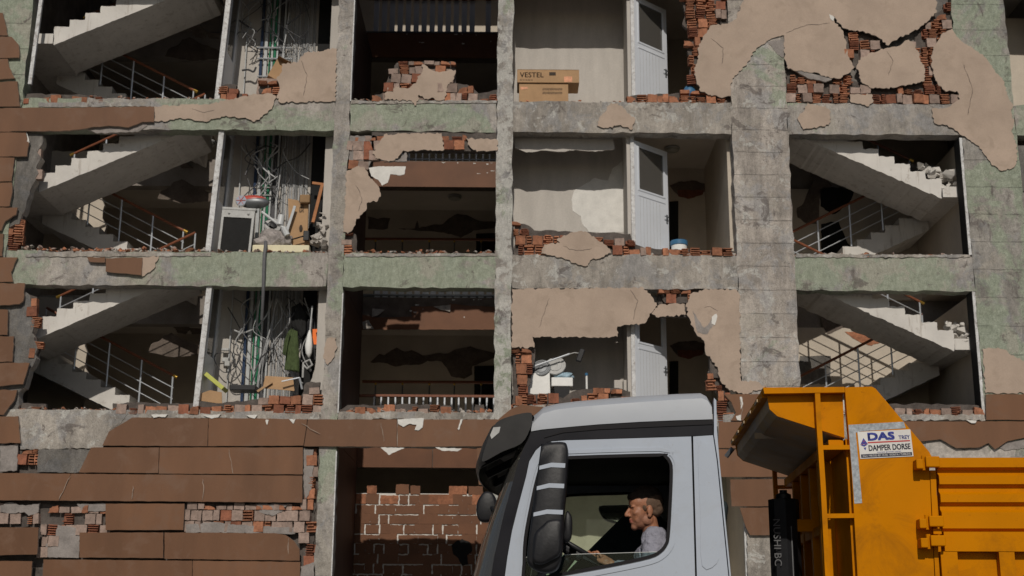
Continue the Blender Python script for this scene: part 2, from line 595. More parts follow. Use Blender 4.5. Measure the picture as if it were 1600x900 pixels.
def mx(*pp):
    return sum(W(a, b).x for a, b in pp) / len(pp)
ZF = [W(800, 158).z, W(800, 397).z, W(800, 645).z]
H = (ZF[0] - ZF[2]) / 2
ZB = [W(800, 206).z, W(800, 450).z, W(800, 698).z]       # undersides of the beams
ZF = [ZF[0] + H, *ZF, ZF[2] - H]                         # index = storey, 0 above the picture
ZB = [ZB[0] + H, *ZB, ZB[2] - H]
CA = (mx((530, 0), (492, 890)), mx((556, 0), (516, 890)))
CB = (mx((778, 0), (772, 640)), mx((803, 0), (798, 500)))
CC = (mx((1143, 210), (1155, 460)), mx((1225, 60), (1250, 605)))
CD = (mx((1486, 0), (1540, 650)), mx((1570, 0), (1588, 225)))
C0 = (W(5, 0).x - .5, W(52, 0).x)
XL, XR = W(-60, 600).x, W(1680, 400).x
VD = 3.4                                                  # depth of the open well and the stairs

def rough_box(name, x0, x1, y0, y1, z0, z1, mat, parent=B, amp=.03, step=.16, seedv=0):
    """box whose long front edges are chipped"""
    bm = bmesh.new()
    nx, nz = max(1, int((x1 - x0) / step)), max(1, int((z1 - z0) / step))
    vs = {}
    for i in range(nx + 1):
        for k in range(nz + 1):
            x, z = x0 + (x1 - x0) * i / nx, z0 + (z1 - z0) * k / nz
            y = y0 + random.uniform(-.002, .004)
            if i in (0, nx) and nz > 1:
                x += random.uniform(-amp, amp) * .6
            if k in (0, nz) and nx > 1:
                z += random.uniform(-amp, amp) * .6
            if (i in (0, nx) or k in (0, nz)) and random.random() < .25:
                y += random.uniform(0, amp)
            vs[i, k] = bm.verts.new((x, y, z))
    bk = {}
    for i in range(nx + 1):
        for k in range(nz + 1):
            if i in (0, nx) or k in (0, nz):
                v = vs[i, k].co
                bk[i, k] = bm.verts.new((v.x, y1, v.z))
    for i in range(nx):
        for k in range(nz):
            bm.faces.new((vs[i, k], vs[i + 1, k], vs[i + 1, k + 1], vs[i, k + 1]))
    for i in range(nx):
        for k in (0, nz):
            bm.faces.new((vs[i, k], vs[i + 1, k], bk[i + 1, k], bk[i, k]))
    for k in range(nz):
        for i in (0, nx):
            bm.faces.new((vs[i, k], vs[i, k + 1], bk[i, k + 1], bk[i, k]))
    per = [(i, 0) for i in range(nx)] + [(nx, k) for k in range(nz)] + [(i, nz) for i in range(nx, 0, -1)] + [(0, k) for k in range(nz, 0, -1)]
    bm.faces.new([bk[p] for p in per])
    bmesh.ops.recalc_face_normals(bm, faces=bm.faces[:])
    me = bpy.data.meshes.new(name)
    bm.to_mesh(me)
    bm.free()
    me.materials.append(mat)
    return bpart(newobj(name, me), parent)

ZTOP = ZF[0] + 3.5  # unseen storey made taller to keep sun off the slat tops
for (a, b), mt in ((C0, 'greenb'), (CA, 'greenm'), (CB, 'greenw'), (CC, 'bareb'), (CD, 'greenb')):
    rough_box('column', a, b, F - .006, F + .34, .13, ZTOP, M[mt])
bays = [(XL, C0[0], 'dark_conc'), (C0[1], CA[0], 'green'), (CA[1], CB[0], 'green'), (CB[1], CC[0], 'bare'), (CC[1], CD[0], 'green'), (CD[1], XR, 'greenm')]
for s in range(5):
    for i, (a, b, mt) in enumerate(bays):
        if s == 1 and i == 4: mt = 'greenm'
        if s == 2 and i == 3: mt = 'bare'
        if s >= 3: mt = 'bare'
        rough_box('beam', a + .002, b - .002, F, F + .30, ZB[s], ZF[s], M[mt])

def wall(name, x0, x1, y0, y1, z0, z1, mat, parent=B, **kw):
    return bpart(MB().box(x0, x1, y0, y1, z0, z1).build(name, mat, **kw), parent)

def slab(name, pts, mats, Y=F, th=.03, amp=.012, step=.07, parent=B, raw=False, lean=0.0):
    p = pts if raw else pxz(pts, Y)
    p = jag(p, amp, step)
    mb = MB()
    if lean:
        z0 = min(q[1] for q in p)
        mb.prism(p, lambda x, z: (x, Y - lean * (z - z0), z), lambda x, z: (x, Y + th - lean * (z - z0), z), 1)
    else:
        mb.xz(p, Y, Y + th, 1)
    if not isinstance(mats, (list, tuple)):
        mats = [mats, mats]
    return bpart(mb.build(name, mats), parent)

# floors and ceilings: one slab per bay and storey
XST = W(312, 213, F + .4).x                                # where the left stair well ends
for s in range(0, 5):
    t, u = ZF[s] - .004, ZF[s] - .19
    for a, b in ((XST, CA[0] - .002), (CB[1] + .002, CC[0] - .002), (CD[1] + .002, XR)):
        wall('floor_slab', a, b, F + .302, F + VD + .05, u, t, M['ceil'])
    wall('corridor_slab', XL, XR, F + VD + .36, F + 6.4, u, t, M['ceil'])
    # the inner beam at the back of stairs and well
    for a, b, mt in ((XL, CA[0] - .1, 'soffit'), (CC[0] - .2, XR, 'soffit')):
        wall('inner_beam', a, b, F + VD + .055, F + VD + .355, ZF[s] - .62, ZF[s] + .0, M[mt])
    wall('inner_beam', CB[1] - .15, CC[0] - .204, F + VD + .055, F + VD + .355, ZF[s] - .62, ZF[s], M['soffit'])
for a, b in ((XL, CA[1]), (CB[0], XR)):
    wall('roof_slab', a, b, F + .35, F + 6.4, ZTOP + .004, ZTOP + .25, M['soffit'])
wall('roof_slab', CA[1] + .002, CB[0] - .002, F + VD + .3, F + 6.4, ZTOP + .004, ZTOP + .25, M['soffit'])  # unseen roof left open over the well to let skylight onto the slats
wall('corridor_wall', XL, XR, F + 6.4, F + 6.6, .13, ZTOP, M['cream'])
wall('gable_wall', XL - .25, XL, F + .35, F + 6.6, .13, ZTOP, M['grey_render'])
wall('gable_wall', XR, XR + .25, F + .35, F + 6.6, .13, ZTOP, M['grey_render'])

# upper storey infill above the picture, so the top floor is shaded as it is in the street
wall('parapet_wall', C0[1] + .004, CA[0] - .004, F + .05, F + .28, ZF[0] - .002, ZTOP, M['plaster'])
wall('parapet_wall', CA[1] + .004, CB[0] - .004, F + .05, F + .28, ZF[0] - .002, ZTOP, M['plaster'])
wall('parapet_wall', CB[1] + .004, CC[0] - .004, F + .05, F + .28, ZF[0] - .002, ZTOP, M['plaster'])
wall('parapet_wall', CC[1] + .004, CD[0] - .004, F + .05, F + .28, ZF[0] - .002, ZTOP, M['plaster'])
# hidden lower walls down to the street
for a, b in ((XL, C0[0]), (C0[1], CA[0]), (CC[1], CD[0]), (CD[1], XR)):
    wall('ground_floor_wall', a + .004, b - .004, F + .135, F + .29, .13, ZB[3] - .002, M['mortar'])
for a, b in ((CA[1], CB[0]), (CB[1], CC[0])):
    wall('plinth_wall', a + .004, b - .004, F + .02, F + .29, .13, ZF[4] - .7, M['grey_render'])

# ------------------------------------------------------------------ the open well (second bay)
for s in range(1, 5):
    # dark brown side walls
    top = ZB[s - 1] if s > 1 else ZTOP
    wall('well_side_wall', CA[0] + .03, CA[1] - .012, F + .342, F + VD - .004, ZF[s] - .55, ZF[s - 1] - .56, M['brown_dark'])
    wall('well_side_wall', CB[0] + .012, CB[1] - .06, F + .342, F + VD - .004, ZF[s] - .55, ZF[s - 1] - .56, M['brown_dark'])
for s in range(0, 4):
    y = F + VD
    fb = wall('well_beam', CA[0] - .098, CB[1] - .152, y + .05, y + .34, ZF[s] - .6, ZF[s], M['peel'])
    # cladding boards on the corridor edge
    if s == 3:
        cuts = [CA[0] + .05, (CA[1] + CB[0]) / 2 + .12, CB[1]]
        for a, b in zip(cuts, cuts[1:]):
            bpart(MB().box(a + .008, b - .008, y + .0, y + .048, ZF[s] - .62, ZF[s] - .02).build('fascia_board', M['brown_paint']), fb)
    elif s == 2:
        p = [(552, 489), (568, 492), (588, 496), (644, 495), (642, 479), (700, 478), (703, 474), (735, 478), (778, 479), (778, 515), (552, 515)]
        o = slab('fascia_board', p, [M['brown_paint'], M['core']], Y=y, th=.045, amp=.006, parent=fb)
        for q in ([(582, 482), (601, 484), (590, 493), (581, 495)], [(566, 503), (576, 500), (584, 514), (567, 514)], [(677, 479), (704, 476), (703, 487), (690, 484)]):
            slab('render_flake', q, [M['core'], M['core']], Y=y - .04, th=.02, amp=.006, parent=fb)
    else:
        bpart(MB().box(CA[0] + .05, CB[1], y, y + .048, ZF[s] - .62, ZF[s] - .03).build('fascia_board', M['brown_paint']), fb)
    for k in range(9 if s < 3 else 5):
        x = random.uniform(CA[1] + .4, CB[0])
        z = ZF[s] - .04 - random.random() ** 3 * .4
        w, h = random.uniform(.02, .1), random.uniform(.01, .03)
        bpart(MB().xz(jag([(x, z), (x + w, z - h * .2), (x + w * .8, z - h), (x + .1 * w, z - h * 1.1)], .004, .02), y - .003, y + .002).build('paint_chip', M['flake']), fb)
    # gallery railing: uprights on the slab edge
    rb = bpart(MB().box(CA[0] + .1, CB[1], y + .19, y + .23, ZF[s] + .08, ZF[s] + .11).build('gallery_railing', M['darksteel']))
    n = 19 if s in (1, 3) else 0
    for k in range(n):
        x = CA[1] + .28 + (CB[0] + .1 - CA[1] - .28) * k / (n - 1)
        bpart(MB().box(x - .016, x + .016, y + .195, y + .225, ZF[s] - .0, ZF[s] + .9).build('baluster', M['pvc']), rb)
    bpart(MB().box(CA[0] + .1, CB[1], y + .18, y + .24, ZF[s] + .902, ZF[s] + .95).build('top_rail', M['wood_rail']), rb)
# pale boards that close the gallery on two storeys
for s, p0, py in ((0, 582, 30), (2, 583, 465)):
    sb = bpart(MB().box(CA[0] + .1, CB[1], F + VD + .30, F + VD + .33, ZF[s] + .05, ZF[s] + .12).build('slat_screen', M['darksteel']))
    for k in range(16):
        x = W(p0 + k * 12.6, py, F + VD).x
        if k > 11 and s == 0 and k % 2:
            continue
        bpart(MB().box(x, x + .118, F + VD + .245, F + VD + .27, ZF[s] + .004, ZF[s] + .97).build('slat', M['pvc']), sb)

# corridor rails seen across the well (storeys 2 and 3)
for s, y0, col in ((2, 374, 1), (3, 597, 1)):
    yy = F + 5.4
    z = W(680, y0, yy).z
    r = bpart(MB().tube([(W(566, y0, yy).x, yy, z), (CB[1], yy, z)], .035, 8).build('corridor_handrail', M['wood_rail']))
    z2 = W(680, 620 if s == 3 else 405, yy).z
    bpart(MB().tube([(W(562, 620, yy).x, yy, z2), (CB[1], yy, z2)], .025, 6).build('rail', M['wood_rail']), r)
    for px in (587, 629, 671, 710, 752):
        x = W(px, y0, yy).x
        bpart(MB().tube([(x, yy, ZF[s]), (x, yy, z - .02)], .02, 6).build('post', M['darksteel']), r)
        bpart(MB().ball((x, yy - .02, z - .05), .028, 8, 6).build('post_cap', M['brass']), r)
# peeled patches on the corridor wall
YC = F + 6.4
PEEL = [
    (2, [(575, 338), (590, 342), (600, 340), (610, 341), (606, 357), (597, 359), (575, 358)]),
    (2, [(622, 357), (648, 357), (652, 344), (655, 356), (672, 352), (692, 350), (700, 342), (715, 334), (730, 336), (750, 345), (775, 347), (778, 357), (740, 360), (720, 372), (705, 366), (680, 362), (660, 361)]),
    (3, [(578, 566), (592, 553), (600, 555), (620, 543), (632, 549), (643, 547), (660, 555), (680, 552), (700, 552), (715, 545), (735, 541), (750, 546), (772, 551), (776, 558), (755, 566), (738, 572), (738, 585), (725, 592), (705, 588), (698, 575), (690, 565), (668, 564), (655, 570), (635, 570), (618, 573), (605, 568)]),
]
for s, p in PEEL:
    slab('peel_hole_patch', p, [M['peel'], M['core']], Y=YC - .012, th=.02, amp=.015, step=.12)
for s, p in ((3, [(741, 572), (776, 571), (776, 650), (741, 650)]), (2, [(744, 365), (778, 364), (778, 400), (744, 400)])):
    slab('doorway_shade_sheet', p, [M['blackm'], M['blackm']], Y=YC - .03, th=.025, amp=0)  # black sheet painted for the shade in an open doorway

# ground floor back wall of the well: brown painted blocks with flaked joints
yg = F + VD
gw = wall('well_back_wall', CA[0], CB[1] + .2, yg + .012, yg + .3, .13, W(650, 771, F + VD).z, M['flake'])
z1 = W(650, 757, yg).z
rowh = .202
random.seed(21)
for r in range(13):
    zt = z1 - r * rowh
    x = CA[0] + (.0 if r % 2 else .12)
    while x < CB[1] + .15:
        w = random.choice((.2, .2, .2, .4, .3))
        if r == 0 and random.random() < .4:
            x += w
            continue
        wpx = (x, zt)
        gapx = .028 if random.random() < .5 else -.001
        gapz = .026 if random.random() < .42 else -.001
        d = random.uniform(0, .006)
        mt = 'brown_paint'
        if (r == 1 and random.random() < .3) or (r == 0 and random.random() < .45):
            mt = 'brick'
        q = [(x, zt - rowh), (x + w - gapx, zt - rowh), (x + w - gapx, zt - gapz), (x, zt - gapz)]
        if gapx > 0 or gapz > 0:
            q = jag(q, .009, .05)
        bpart(MB().xz(q, yg + d - .012, yg + .011).build('block', M[mt]), gw)
        x += w
slab('hole_shade_patch', [(705, 852), (712, 846), (722, 842), (735, 848), (738, 860), (730, 868), (732, 882), (722, 884), (716, 872), (708, 866)], [M['blackm'], M['blackm']], Y=yg - .02, th=.02, parent=gw)  # black patch paints the shade inside a hole
random.seed(5)

# ------------------------------------------------------------------ stairs
def flight(x0, z0, n, sg, y0, y1, rise, run, waist=.25, mat='white_pl', chip=.007):
    """n steps from (x0, z0) going up in direction sg along x"""
    p = [(x0, z0)]
    for i in range(n):
        p.append((x0 + sg * i * run, z0 + (i + 1) * rise))
        p.append((x0 + sg * (i + 1) * run, z0 + (i + 1) * rise))
    xe, ze = p[-1]
    p += [(xe, ze - rise - waist), (x0 + sg * .02, z0 - waist - .0)]
    p = jag(p, chip, .07)
    mb = MB()
    mb.xz(p, y0, y1)
    return bpart(mb.build('stair_flight', M[mat]))

def railing(p0, p1, n, y, hgt=.92, tip=1, bars=3):
    """p0 low (x, z on step line), p1 high; posts, three bars, wooden handrail, brass tip"""
    a, b = Vector((p0[0], y, p0[1])), Vector((p1[0], y, p1[1]))
    up = Vector((0, 0, 1))
    hr = MB().tube([a + up * hgt, b + up * hgt], .028, 8).build('stair_handrail', M['wood_rail'])
    bpart(hr)
    for k in range(n):
        q = a.lerp(b, (k + .04) / (n - 1) if k == 0 else k / (n - 1))
        bpart(MB().tube([q, q + up * (hgt - .02)], .019, 8).build('post', M['steel']), hr)
    for k in range(bars):
        h = hgt * (.25 + .24 * k)
        bpart(MB().tube([a + up * h, b + up * h], .011, 6).build('bar', M['steel']), hr)
    if tip:
        d = (a - b).normalized()
        bpart(MB().tube([a + up * hgt - d * .02, a + up * hgt + d * .07], .033, 8).build('end_cap', M['brass']), hr)
    return hr

RISE = H / 20
RUN = .30
for s in (1, 2, 3):
    zf = ZF[s]
    xl = W(60, 300, F + .4).x
    # upper flight nearest the street, going up to the right
    flight(xl, zf + H / 2, 10, 1, F + .36, F + 1.78, RISE, RUN)
    bpart(MB().box(xl - 1.5, xl - .002, F + .352, F + 3.3, zf + H / 2 - .22, zf + H / 2 - .004).build('stair_landing', M['white_pl']))
    xlo = xl - .45 + 3.0
    flight(xlo, zf, 10, -1, F + 1.95, F + 3.3, RISE, RUN)
    railing((xlo - .05, zf + .1), (xlo - 2.75, zf + .1 + 2.7 * RISE / RUN), 5, F + 2.0)
    railing((xl + .15, zf + H / 2 + .12), (xl + 2.8, zf + H / 2 + .12 + 2.65 * RISE / RUN), 5, F + 1.7)
    # wall at the back of the landing
    e = {1: 80, 2: 163, 3: 136}[s]
    yb = {1: (100, 130), 2: (296, 365), 3: (525, 598)}[s]
    pts = [(-60, yb[0] - 60), (e - 22, yb[0] - 60), (e - 8, yb[0]), (e, yb[0] + 25), (e - 3, yb[0] + 45), (e + 3, yb[1] - 12), (e - 12, yb[1] + 60), (-80, yb[1] + 60)]
    slab('stair_back_wall', pts, [M['cream'], M['core']], Y=F + VD - .06, th=.1, amp=.02, step=.15)
for s in (2, 3):
    zf = ZF[s]
    xr = W(1472, 307, F + .4).x
    flight(xr, zf + H / 2, 10, -1, F + .36, F + 1.78, RISE, RUN, chip=.014)
    bpart(MB().box(xr + .002, xr + 1.5, F + .352, F + 3.3, zf + H / 2 - .22, zf + H / 2 - .004).build('stair_landing', M['white_pl']))
    xlo = xr + .2 - 3.0
    flight(xlo, zf, 10, 1, F + 1.95, F + 3.3, RISE, RUN)
    railing((xlo + .05, zf + .1), (xlo + 2.75, zf + .1 + 2.7 * RISE / RUN), 5, F + 2.0)
    railing((xr - .15, zf + H / 2 + .12), (xr - 2.8, zf + H / 2 + .12 + 2.65 * RISE / RUN), 5, F + 1.7, tip=1)
    bw = wall('stair_back_wall', CC[0] + .1, CD[1], F + VD - .05, F + VD + .05, zf + .0, ZF[s - 1] - .63, M['cream'])
    YB = F + VD - .06
    if s == 2:
        P = [([(1262, 258), (1278, 262), (1300, 290), (1282, 300), (1280, 330), (1278, 350), (1262, 350), (1246, 340), (1245, 325), (1255, 318), (1262, 300), (1270, 285)], 'peel'),
             ([(1281, 296), (1300, 292), (1335, 296), (1330, 312), (1312, 330), (1300, 335), (1282, 322)], 'blackm'),  # the black patches paint the shade inside holes, not peeled wall
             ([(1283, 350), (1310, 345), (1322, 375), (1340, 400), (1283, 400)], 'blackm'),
             ([(1440, 345), (1462, 342), (1480, 338), (1500, 337), (1503, 345), (1490, 350), (1480, 368), (1500, 368), (1507, 375), (1475, 378), (1455, 372), (1448, 360)], 'peel')]
    else:
        P = [([(1282, 482), (1290, 478), (1328, 503), (1310, 515), (1293, 522), (1284, 505)], 'peel'),
             ([(1320, 518), (1345, 520), (1376, 535), (1362, 540), (1345, 535), (1332, 528)], 'brick'),
             ([(1455, 565), (1480, 560), (1525, 572), (1524, 590), (1490, 586), (1468, 590), (1470, 625), (1510, 622), (1508, 640), (1460, 640)], 'peel'),
             ([(1250, 556), (1298, 556), (1298, 600), (1250, 600)], 'dark_conc')]
    for q, mt in P:
        slab('peel_hole_patch', q, [M[mt], M['core']], Y=YB, th=.02, amp=.015, step=.1, parent=bw)
    wall('stair_side_wall', CD[0] + .05, CD[1] - .05, F + .345, F + VD - .06, zf, ZF[s - 1] - .63, M['cream'])
    wall('stair_side_wall', CC[0] + .1, CC[1] - .15, F + .345, F + VD - .06, zf, ZF[s - 1] - .2, M['cream'])

# broken ends of the right upper flights and the landing rubble
random.seed(11)
def chunk_mesh(mb, c, r, flat=.7, R=None):
    bm = bmesh.new()
    n = random.randint(7, 10)
    for i in range(n):
        v = Vector((random.gauss(0, 1), random.gauss(0, 1), random.gauss(0, 1))).normalized()
        bm.verts.new((v.x * r * random.uniform(.7, 1.2), v.y * r * random.uniform(.7, 1.2), v.z * r * flat))
    bmesh.ops.convex_hull(bm, input=bm.verts[:])
    for v in [v for v in bm.verts if not v.link_faces]:
        bm.verts.remove(v)
    mb.bm(bm, Matrix.Translation(c))

for s, pts in ((2, [(1440, 262), (1452, 270), (1462, 268), (1470, 278), (1480, 275), (1490, 272), (1498, 278), (1478, 290), (1490, 290), (1468, 290), (1500, 296), (1486, 300), (1472, 300)]),
               (3, [(1480, 505), (1490, 512), (1498, 510), (1508, 520), (1518, 522), (1500, 530), (1512, 535), (1522, 530), (1490, 525), (1508, 545), (1520, 542), (1494, 540)])):
    mb = MB()
    for px, py in pts:
        for k in range(4):
            chunk_mesh(mb, W(px + random.uniform(-6, 6), py + random.uniform(-4, 4), F + random.uniform(.4, .9)), random.uniform(.06, .15))
    bpart(mb.build('broken_stair_edge', M['white_pl'], kind='stuff'))

# ------------------------------------------------------------------ rooms: closets, doors
XP = {s: W(x, y, F + .12).x for s, x, y in ((1, 340, 150), (2, 326, 385), (3, 306, 640))}
DC = 1.13
for s in (1, 2, 3):
    zf, zc = ZF[s], ZF[s - 1] - .192
    xp = XP[s]
    # closet back wall behind the pipes, with the opening's far side
    wall('closet_back_wall', xp + .05, CA[0] + .02, F + DC, F + DC + .1, zf - .003, zc + .001, M['closet'])
    # leaning door frame, its leaf standing square to the street
    T = Matrix.Translation((xp, 0, zf)) @ Matrix.Rotation(.045, 4, 'Y')
    hh = zc - zf - .10
    fr = MB()
    fr.cbox(-.05, .055, F + .06, F + .17, .02, hh, .008, T)
    fr.cbox(.0, .05, F + 1.0, F + 1.055, .02, hh - .02, .006, T)
    fr.cbox(-.02, .05, F + .172, F + .998, hh - .09, hh - .02, .006, T)
    d = bpart(fr.build('closet_door', M['pvc_old']))
    lf = MB().holed([(F + .18, .03), (F + .99, .03), (F + .99, hh - .1), (F + .18, hh - .1)], [(F + .30, 1.15), (F + .87, 1.15), (F + .87, hh - .22), (F + .30, hh - .22)], 0, .04)
    lf.v = [tuple(T @ Vector((v[1], v[0], v[2]))) for v in lf.v]
    bpart(lf.build('door_leaf', M['pvc']), d)
    bpart(MB().box(.016, .024, F + .29, F + .88, 1.14, hh - .21, T).build('door_pane', M['glass_door']), d)
    # right pilaster of the closet
    wall('closet_side_wall', CA[0] - .2, CA[0] + .025, F + .345, F + DC - .003, zf - .003, zc, M['closet'])
    # bathroom-like recess of the third bay
    xw = W(985, {1: 100, 2: 330, 3: 560}[s], F + DC).x
    rw = wall('recess_back_wall', CB[1] - .02, xw, F + DC, F + DC + .14, zf - .003, zc + .001, M['closet'])
    wall('room_back_wall', xw - .3, CC[0] + .3, F + VD - .1, F + VD + .05, zf - .003, zc + .001, M['cream'])
    wall('room_side_wall', CC[0] - .06, CC[0] + .2, F + .345, F + VD - .104, zf - .003, zc + .001, M['cream'])
    wall('room_side_wall', xw - .1, xw - .01, F + DC + .142, F + VD - .104, zf - .003, zc + .001, M['cream'])
    wall('room_side_wall', CB[1] - .16, CB[1] - .022, F + .345, F + VD - .104, zf - .003, zc + .001, M['closet'])
    # door frame and leaf swung into the room
    YD = F + .24
    fx = W(986, {1: 100, 2: 330, 3: 560}[s], YD).x
    wall('door_partition', fx - .07, fx - .002, YD - .02, F + DC - .003, zf - .003, zc + .001, M['closet'])
    D = bpart(MB().cbox(fx, fx + .075, YD - .06, YD + .08, zf, zc - .22, .008).build('room_door', M['pvc_old']))
    a = radians({1: 42, 2: 42, 3: 46}[s])
    T = Matrix.Translation((fx + .06, YD - .03, zf)) @ Matrix.Rotation(a, 4, 'Z')
    hh = 2.40
    wL = .98
    lf = MB().holed([(.02, .02), (wL, .02), (wL, hh), (.02, hh)], [(.13, 1.42), (wL - .12, 1.42), (wL - .12, hh - .11), (.13, hh - .11)], -.02, .02)
    lf.v = [tuple(T @ Vector(v)) for v in lf.v]
    bpart(lf.build('door_leaf', M['pvc']), D)
    fbm = MB()
    for x0, x1, z0, z1 in ((.13, wL - .12, 1.39, 1.425), (.13, wL - .12, hh - .115, hh - .08), (.10, .135, 1.39, hh - .08), (wL - .125, wL - .09, 1.39, hh - .08), (.1, wL - .09, 1.28, 1.31)):
        fbm.box(x0, x1, -.03, -.0205, z0, z1, T)
    bpart(fbm.build('glazing_bead', M['pvc']), D)
    for k in range(7):
        xx = .15 + k * .095
        bpart(MB().box(xx, xx + .006, -.0215, -.0203, .1, 1.26, T).build('panel_groove', M['greyp']), D)
    if s != 3:
        bpart(MB().box(.125, wL - .115, -.003, .003, 1.415, hh - .1, T).build('door_pane', M['glass_door']), D)
    hb = MB()
    hb.box(wL - .075, wL - .035, -.032, -.021, .88, 1.06, T)
    hb.tube([T @ Vector((wL - .055, -.03, 1.0)), T @ Vector((wL - .055, -.075, 1.0)), T @ Vector((wL - .17, -.075, 1.0))], .011, 6)
    bpart(hb.build('door_handle', M['darksteel']), D)

# ceiling lamps
def lamp(px, py, s, lab, zoff=.192):
    z = ZF[s - 1] - zoff
    p = WZ(px, py, z - .05)
    e = empty('ceiling_lamp', (p.x, p.y, z), label=lab, category='lamp', group='round ceiling lamps')
    MB().lathe([(.15, 0), (.17, -.02), (.16, -.045)], (0, 0, -.001), 20).build('lamp_base', M['greyp'], e, smooth=True)
    MB().lathe([(.155, -.046), (.14, -.08), (.09, -.105), (.02, -.115)], (0, 0, 0), 20).build('lamp_dome', M['lamp'], e, smooth=True)
lamp(338, 13, 1, 'round ceiling lamp at the top of the picture beside the top left staircase')
lamp(1050, 234, 2, 'round ceiling lamp above the white door on the middle open floor')
lamp(710, 309, 2, 'round ceiling lamp under the gallery in the open well')
lamp(325, 224, 2, 'round ceiling lamp by the middle left staircase next to the leaning frame')

# peeled brick hole, black doorway shade and panel in the room behind the middle door
RB = F + VD - .104
for s, dy in ((2, 0), (3, 250)):
    slab('peel_hole_patch', [(1046, 290 + dy), (1060, 284 + dy), (1085, 282 + dy), (1105, 288 + dy), (1112, 296 + dy), (1095, 302 + dy), (1060, 306 + dy), (1052, 298 + dy)], [M['peel'], M['core']], Y=RB - .012, th=.011, amp=.01)
    slab('brick_hole', [(1058, 297 + dy), (1100, 297 + dy), (1098, 304 + dy), (1075, 311 + dy), (1060, 307 + dy)], [M['brick_r'], M['core']], Y=RB - .02, th=.007, amp=.01)
    slab('doorway_shade_sheet', [(1046, 315 + dy), (1060, 314 + dy), (1060, 420 + dy), (1046, 420 + dy)], [M['blackm'], M['blackm']], Y=RB - .02, th=.012, amp=0)  # black strip painted in for the shade beyond the doorway
# hanging plaster strips below the beams of the third bay
slab('hanging_render', [(804, 216), (958, 216), (960, 233), (930, 237), (900, 234), (880, 237), (850, 235), (822, 238), (805, 231)], [M['closet'], M['core']], Y=F + .34, th=.03, amp=.01)
# mended plaster circle
slab('filler_patch', [(893, 312), (897, 298), (910, 290), (930, 278), (950, 282), (958, 262), (975, 250), (981, 250), (981, 362), (950, 364), (920, 362), (910, 350), (908, 338), (895, 330)], [M['flake'], M['flake']], Y=F + DC - .006, th=.005, amp=.012)
# dark panel closing the ground floor of the third bay behind the lorry (pale wall set back)
pw = wall('recess_back_wall', CB[1] - .1, CC[0] + .2, F + 2.1, F + 2.3, .13, ZB[3], M['pale_wall'])
wall('ground_side_wall', CC[0] - .003, CC[0] + .25, F + .345, F + 2.098, .13, ZB[3] - .003, M['cream'])

# torn ceilings and beams beside the left stairs
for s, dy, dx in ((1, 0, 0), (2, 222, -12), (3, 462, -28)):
    slab('peel_hole_patch', [(258 + dx, 88 + dy), (264 + dx, 76 + dy), (278 + dx, 70 + dy), (284 + dx, 62 + dy), (296 + dx, 58 + dy), (310 + dx, 66 + dy), (330 + dx, 74 + dy), (345 + dx, 80 + dy), (345 + dx, 92 + dy), (300 + dx, 96 + dy)], [M['peel'], M['core']], Y=F + VD + .043, th=.01, amp=.015, step=.1)
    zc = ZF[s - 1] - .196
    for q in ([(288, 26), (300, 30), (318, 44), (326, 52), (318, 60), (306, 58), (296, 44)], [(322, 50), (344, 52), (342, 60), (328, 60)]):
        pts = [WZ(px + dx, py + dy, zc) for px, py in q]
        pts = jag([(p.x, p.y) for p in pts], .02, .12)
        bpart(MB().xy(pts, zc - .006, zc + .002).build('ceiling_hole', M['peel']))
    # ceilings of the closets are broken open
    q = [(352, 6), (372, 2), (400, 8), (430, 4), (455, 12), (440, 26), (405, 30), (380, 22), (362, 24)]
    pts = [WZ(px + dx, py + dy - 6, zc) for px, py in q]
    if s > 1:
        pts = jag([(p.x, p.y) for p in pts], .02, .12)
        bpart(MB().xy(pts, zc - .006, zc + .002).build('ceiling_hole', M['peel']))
# ------------------------------------------------------------------ facade skin
def plast(pts, mat='plaster', Y=F - .032, th=.03, amp=.022, step=.045, name='render_patch', lean=0):
    return slab(name, pts, [M[mat], M['core']], Y, th, amp, step, lean=lean)

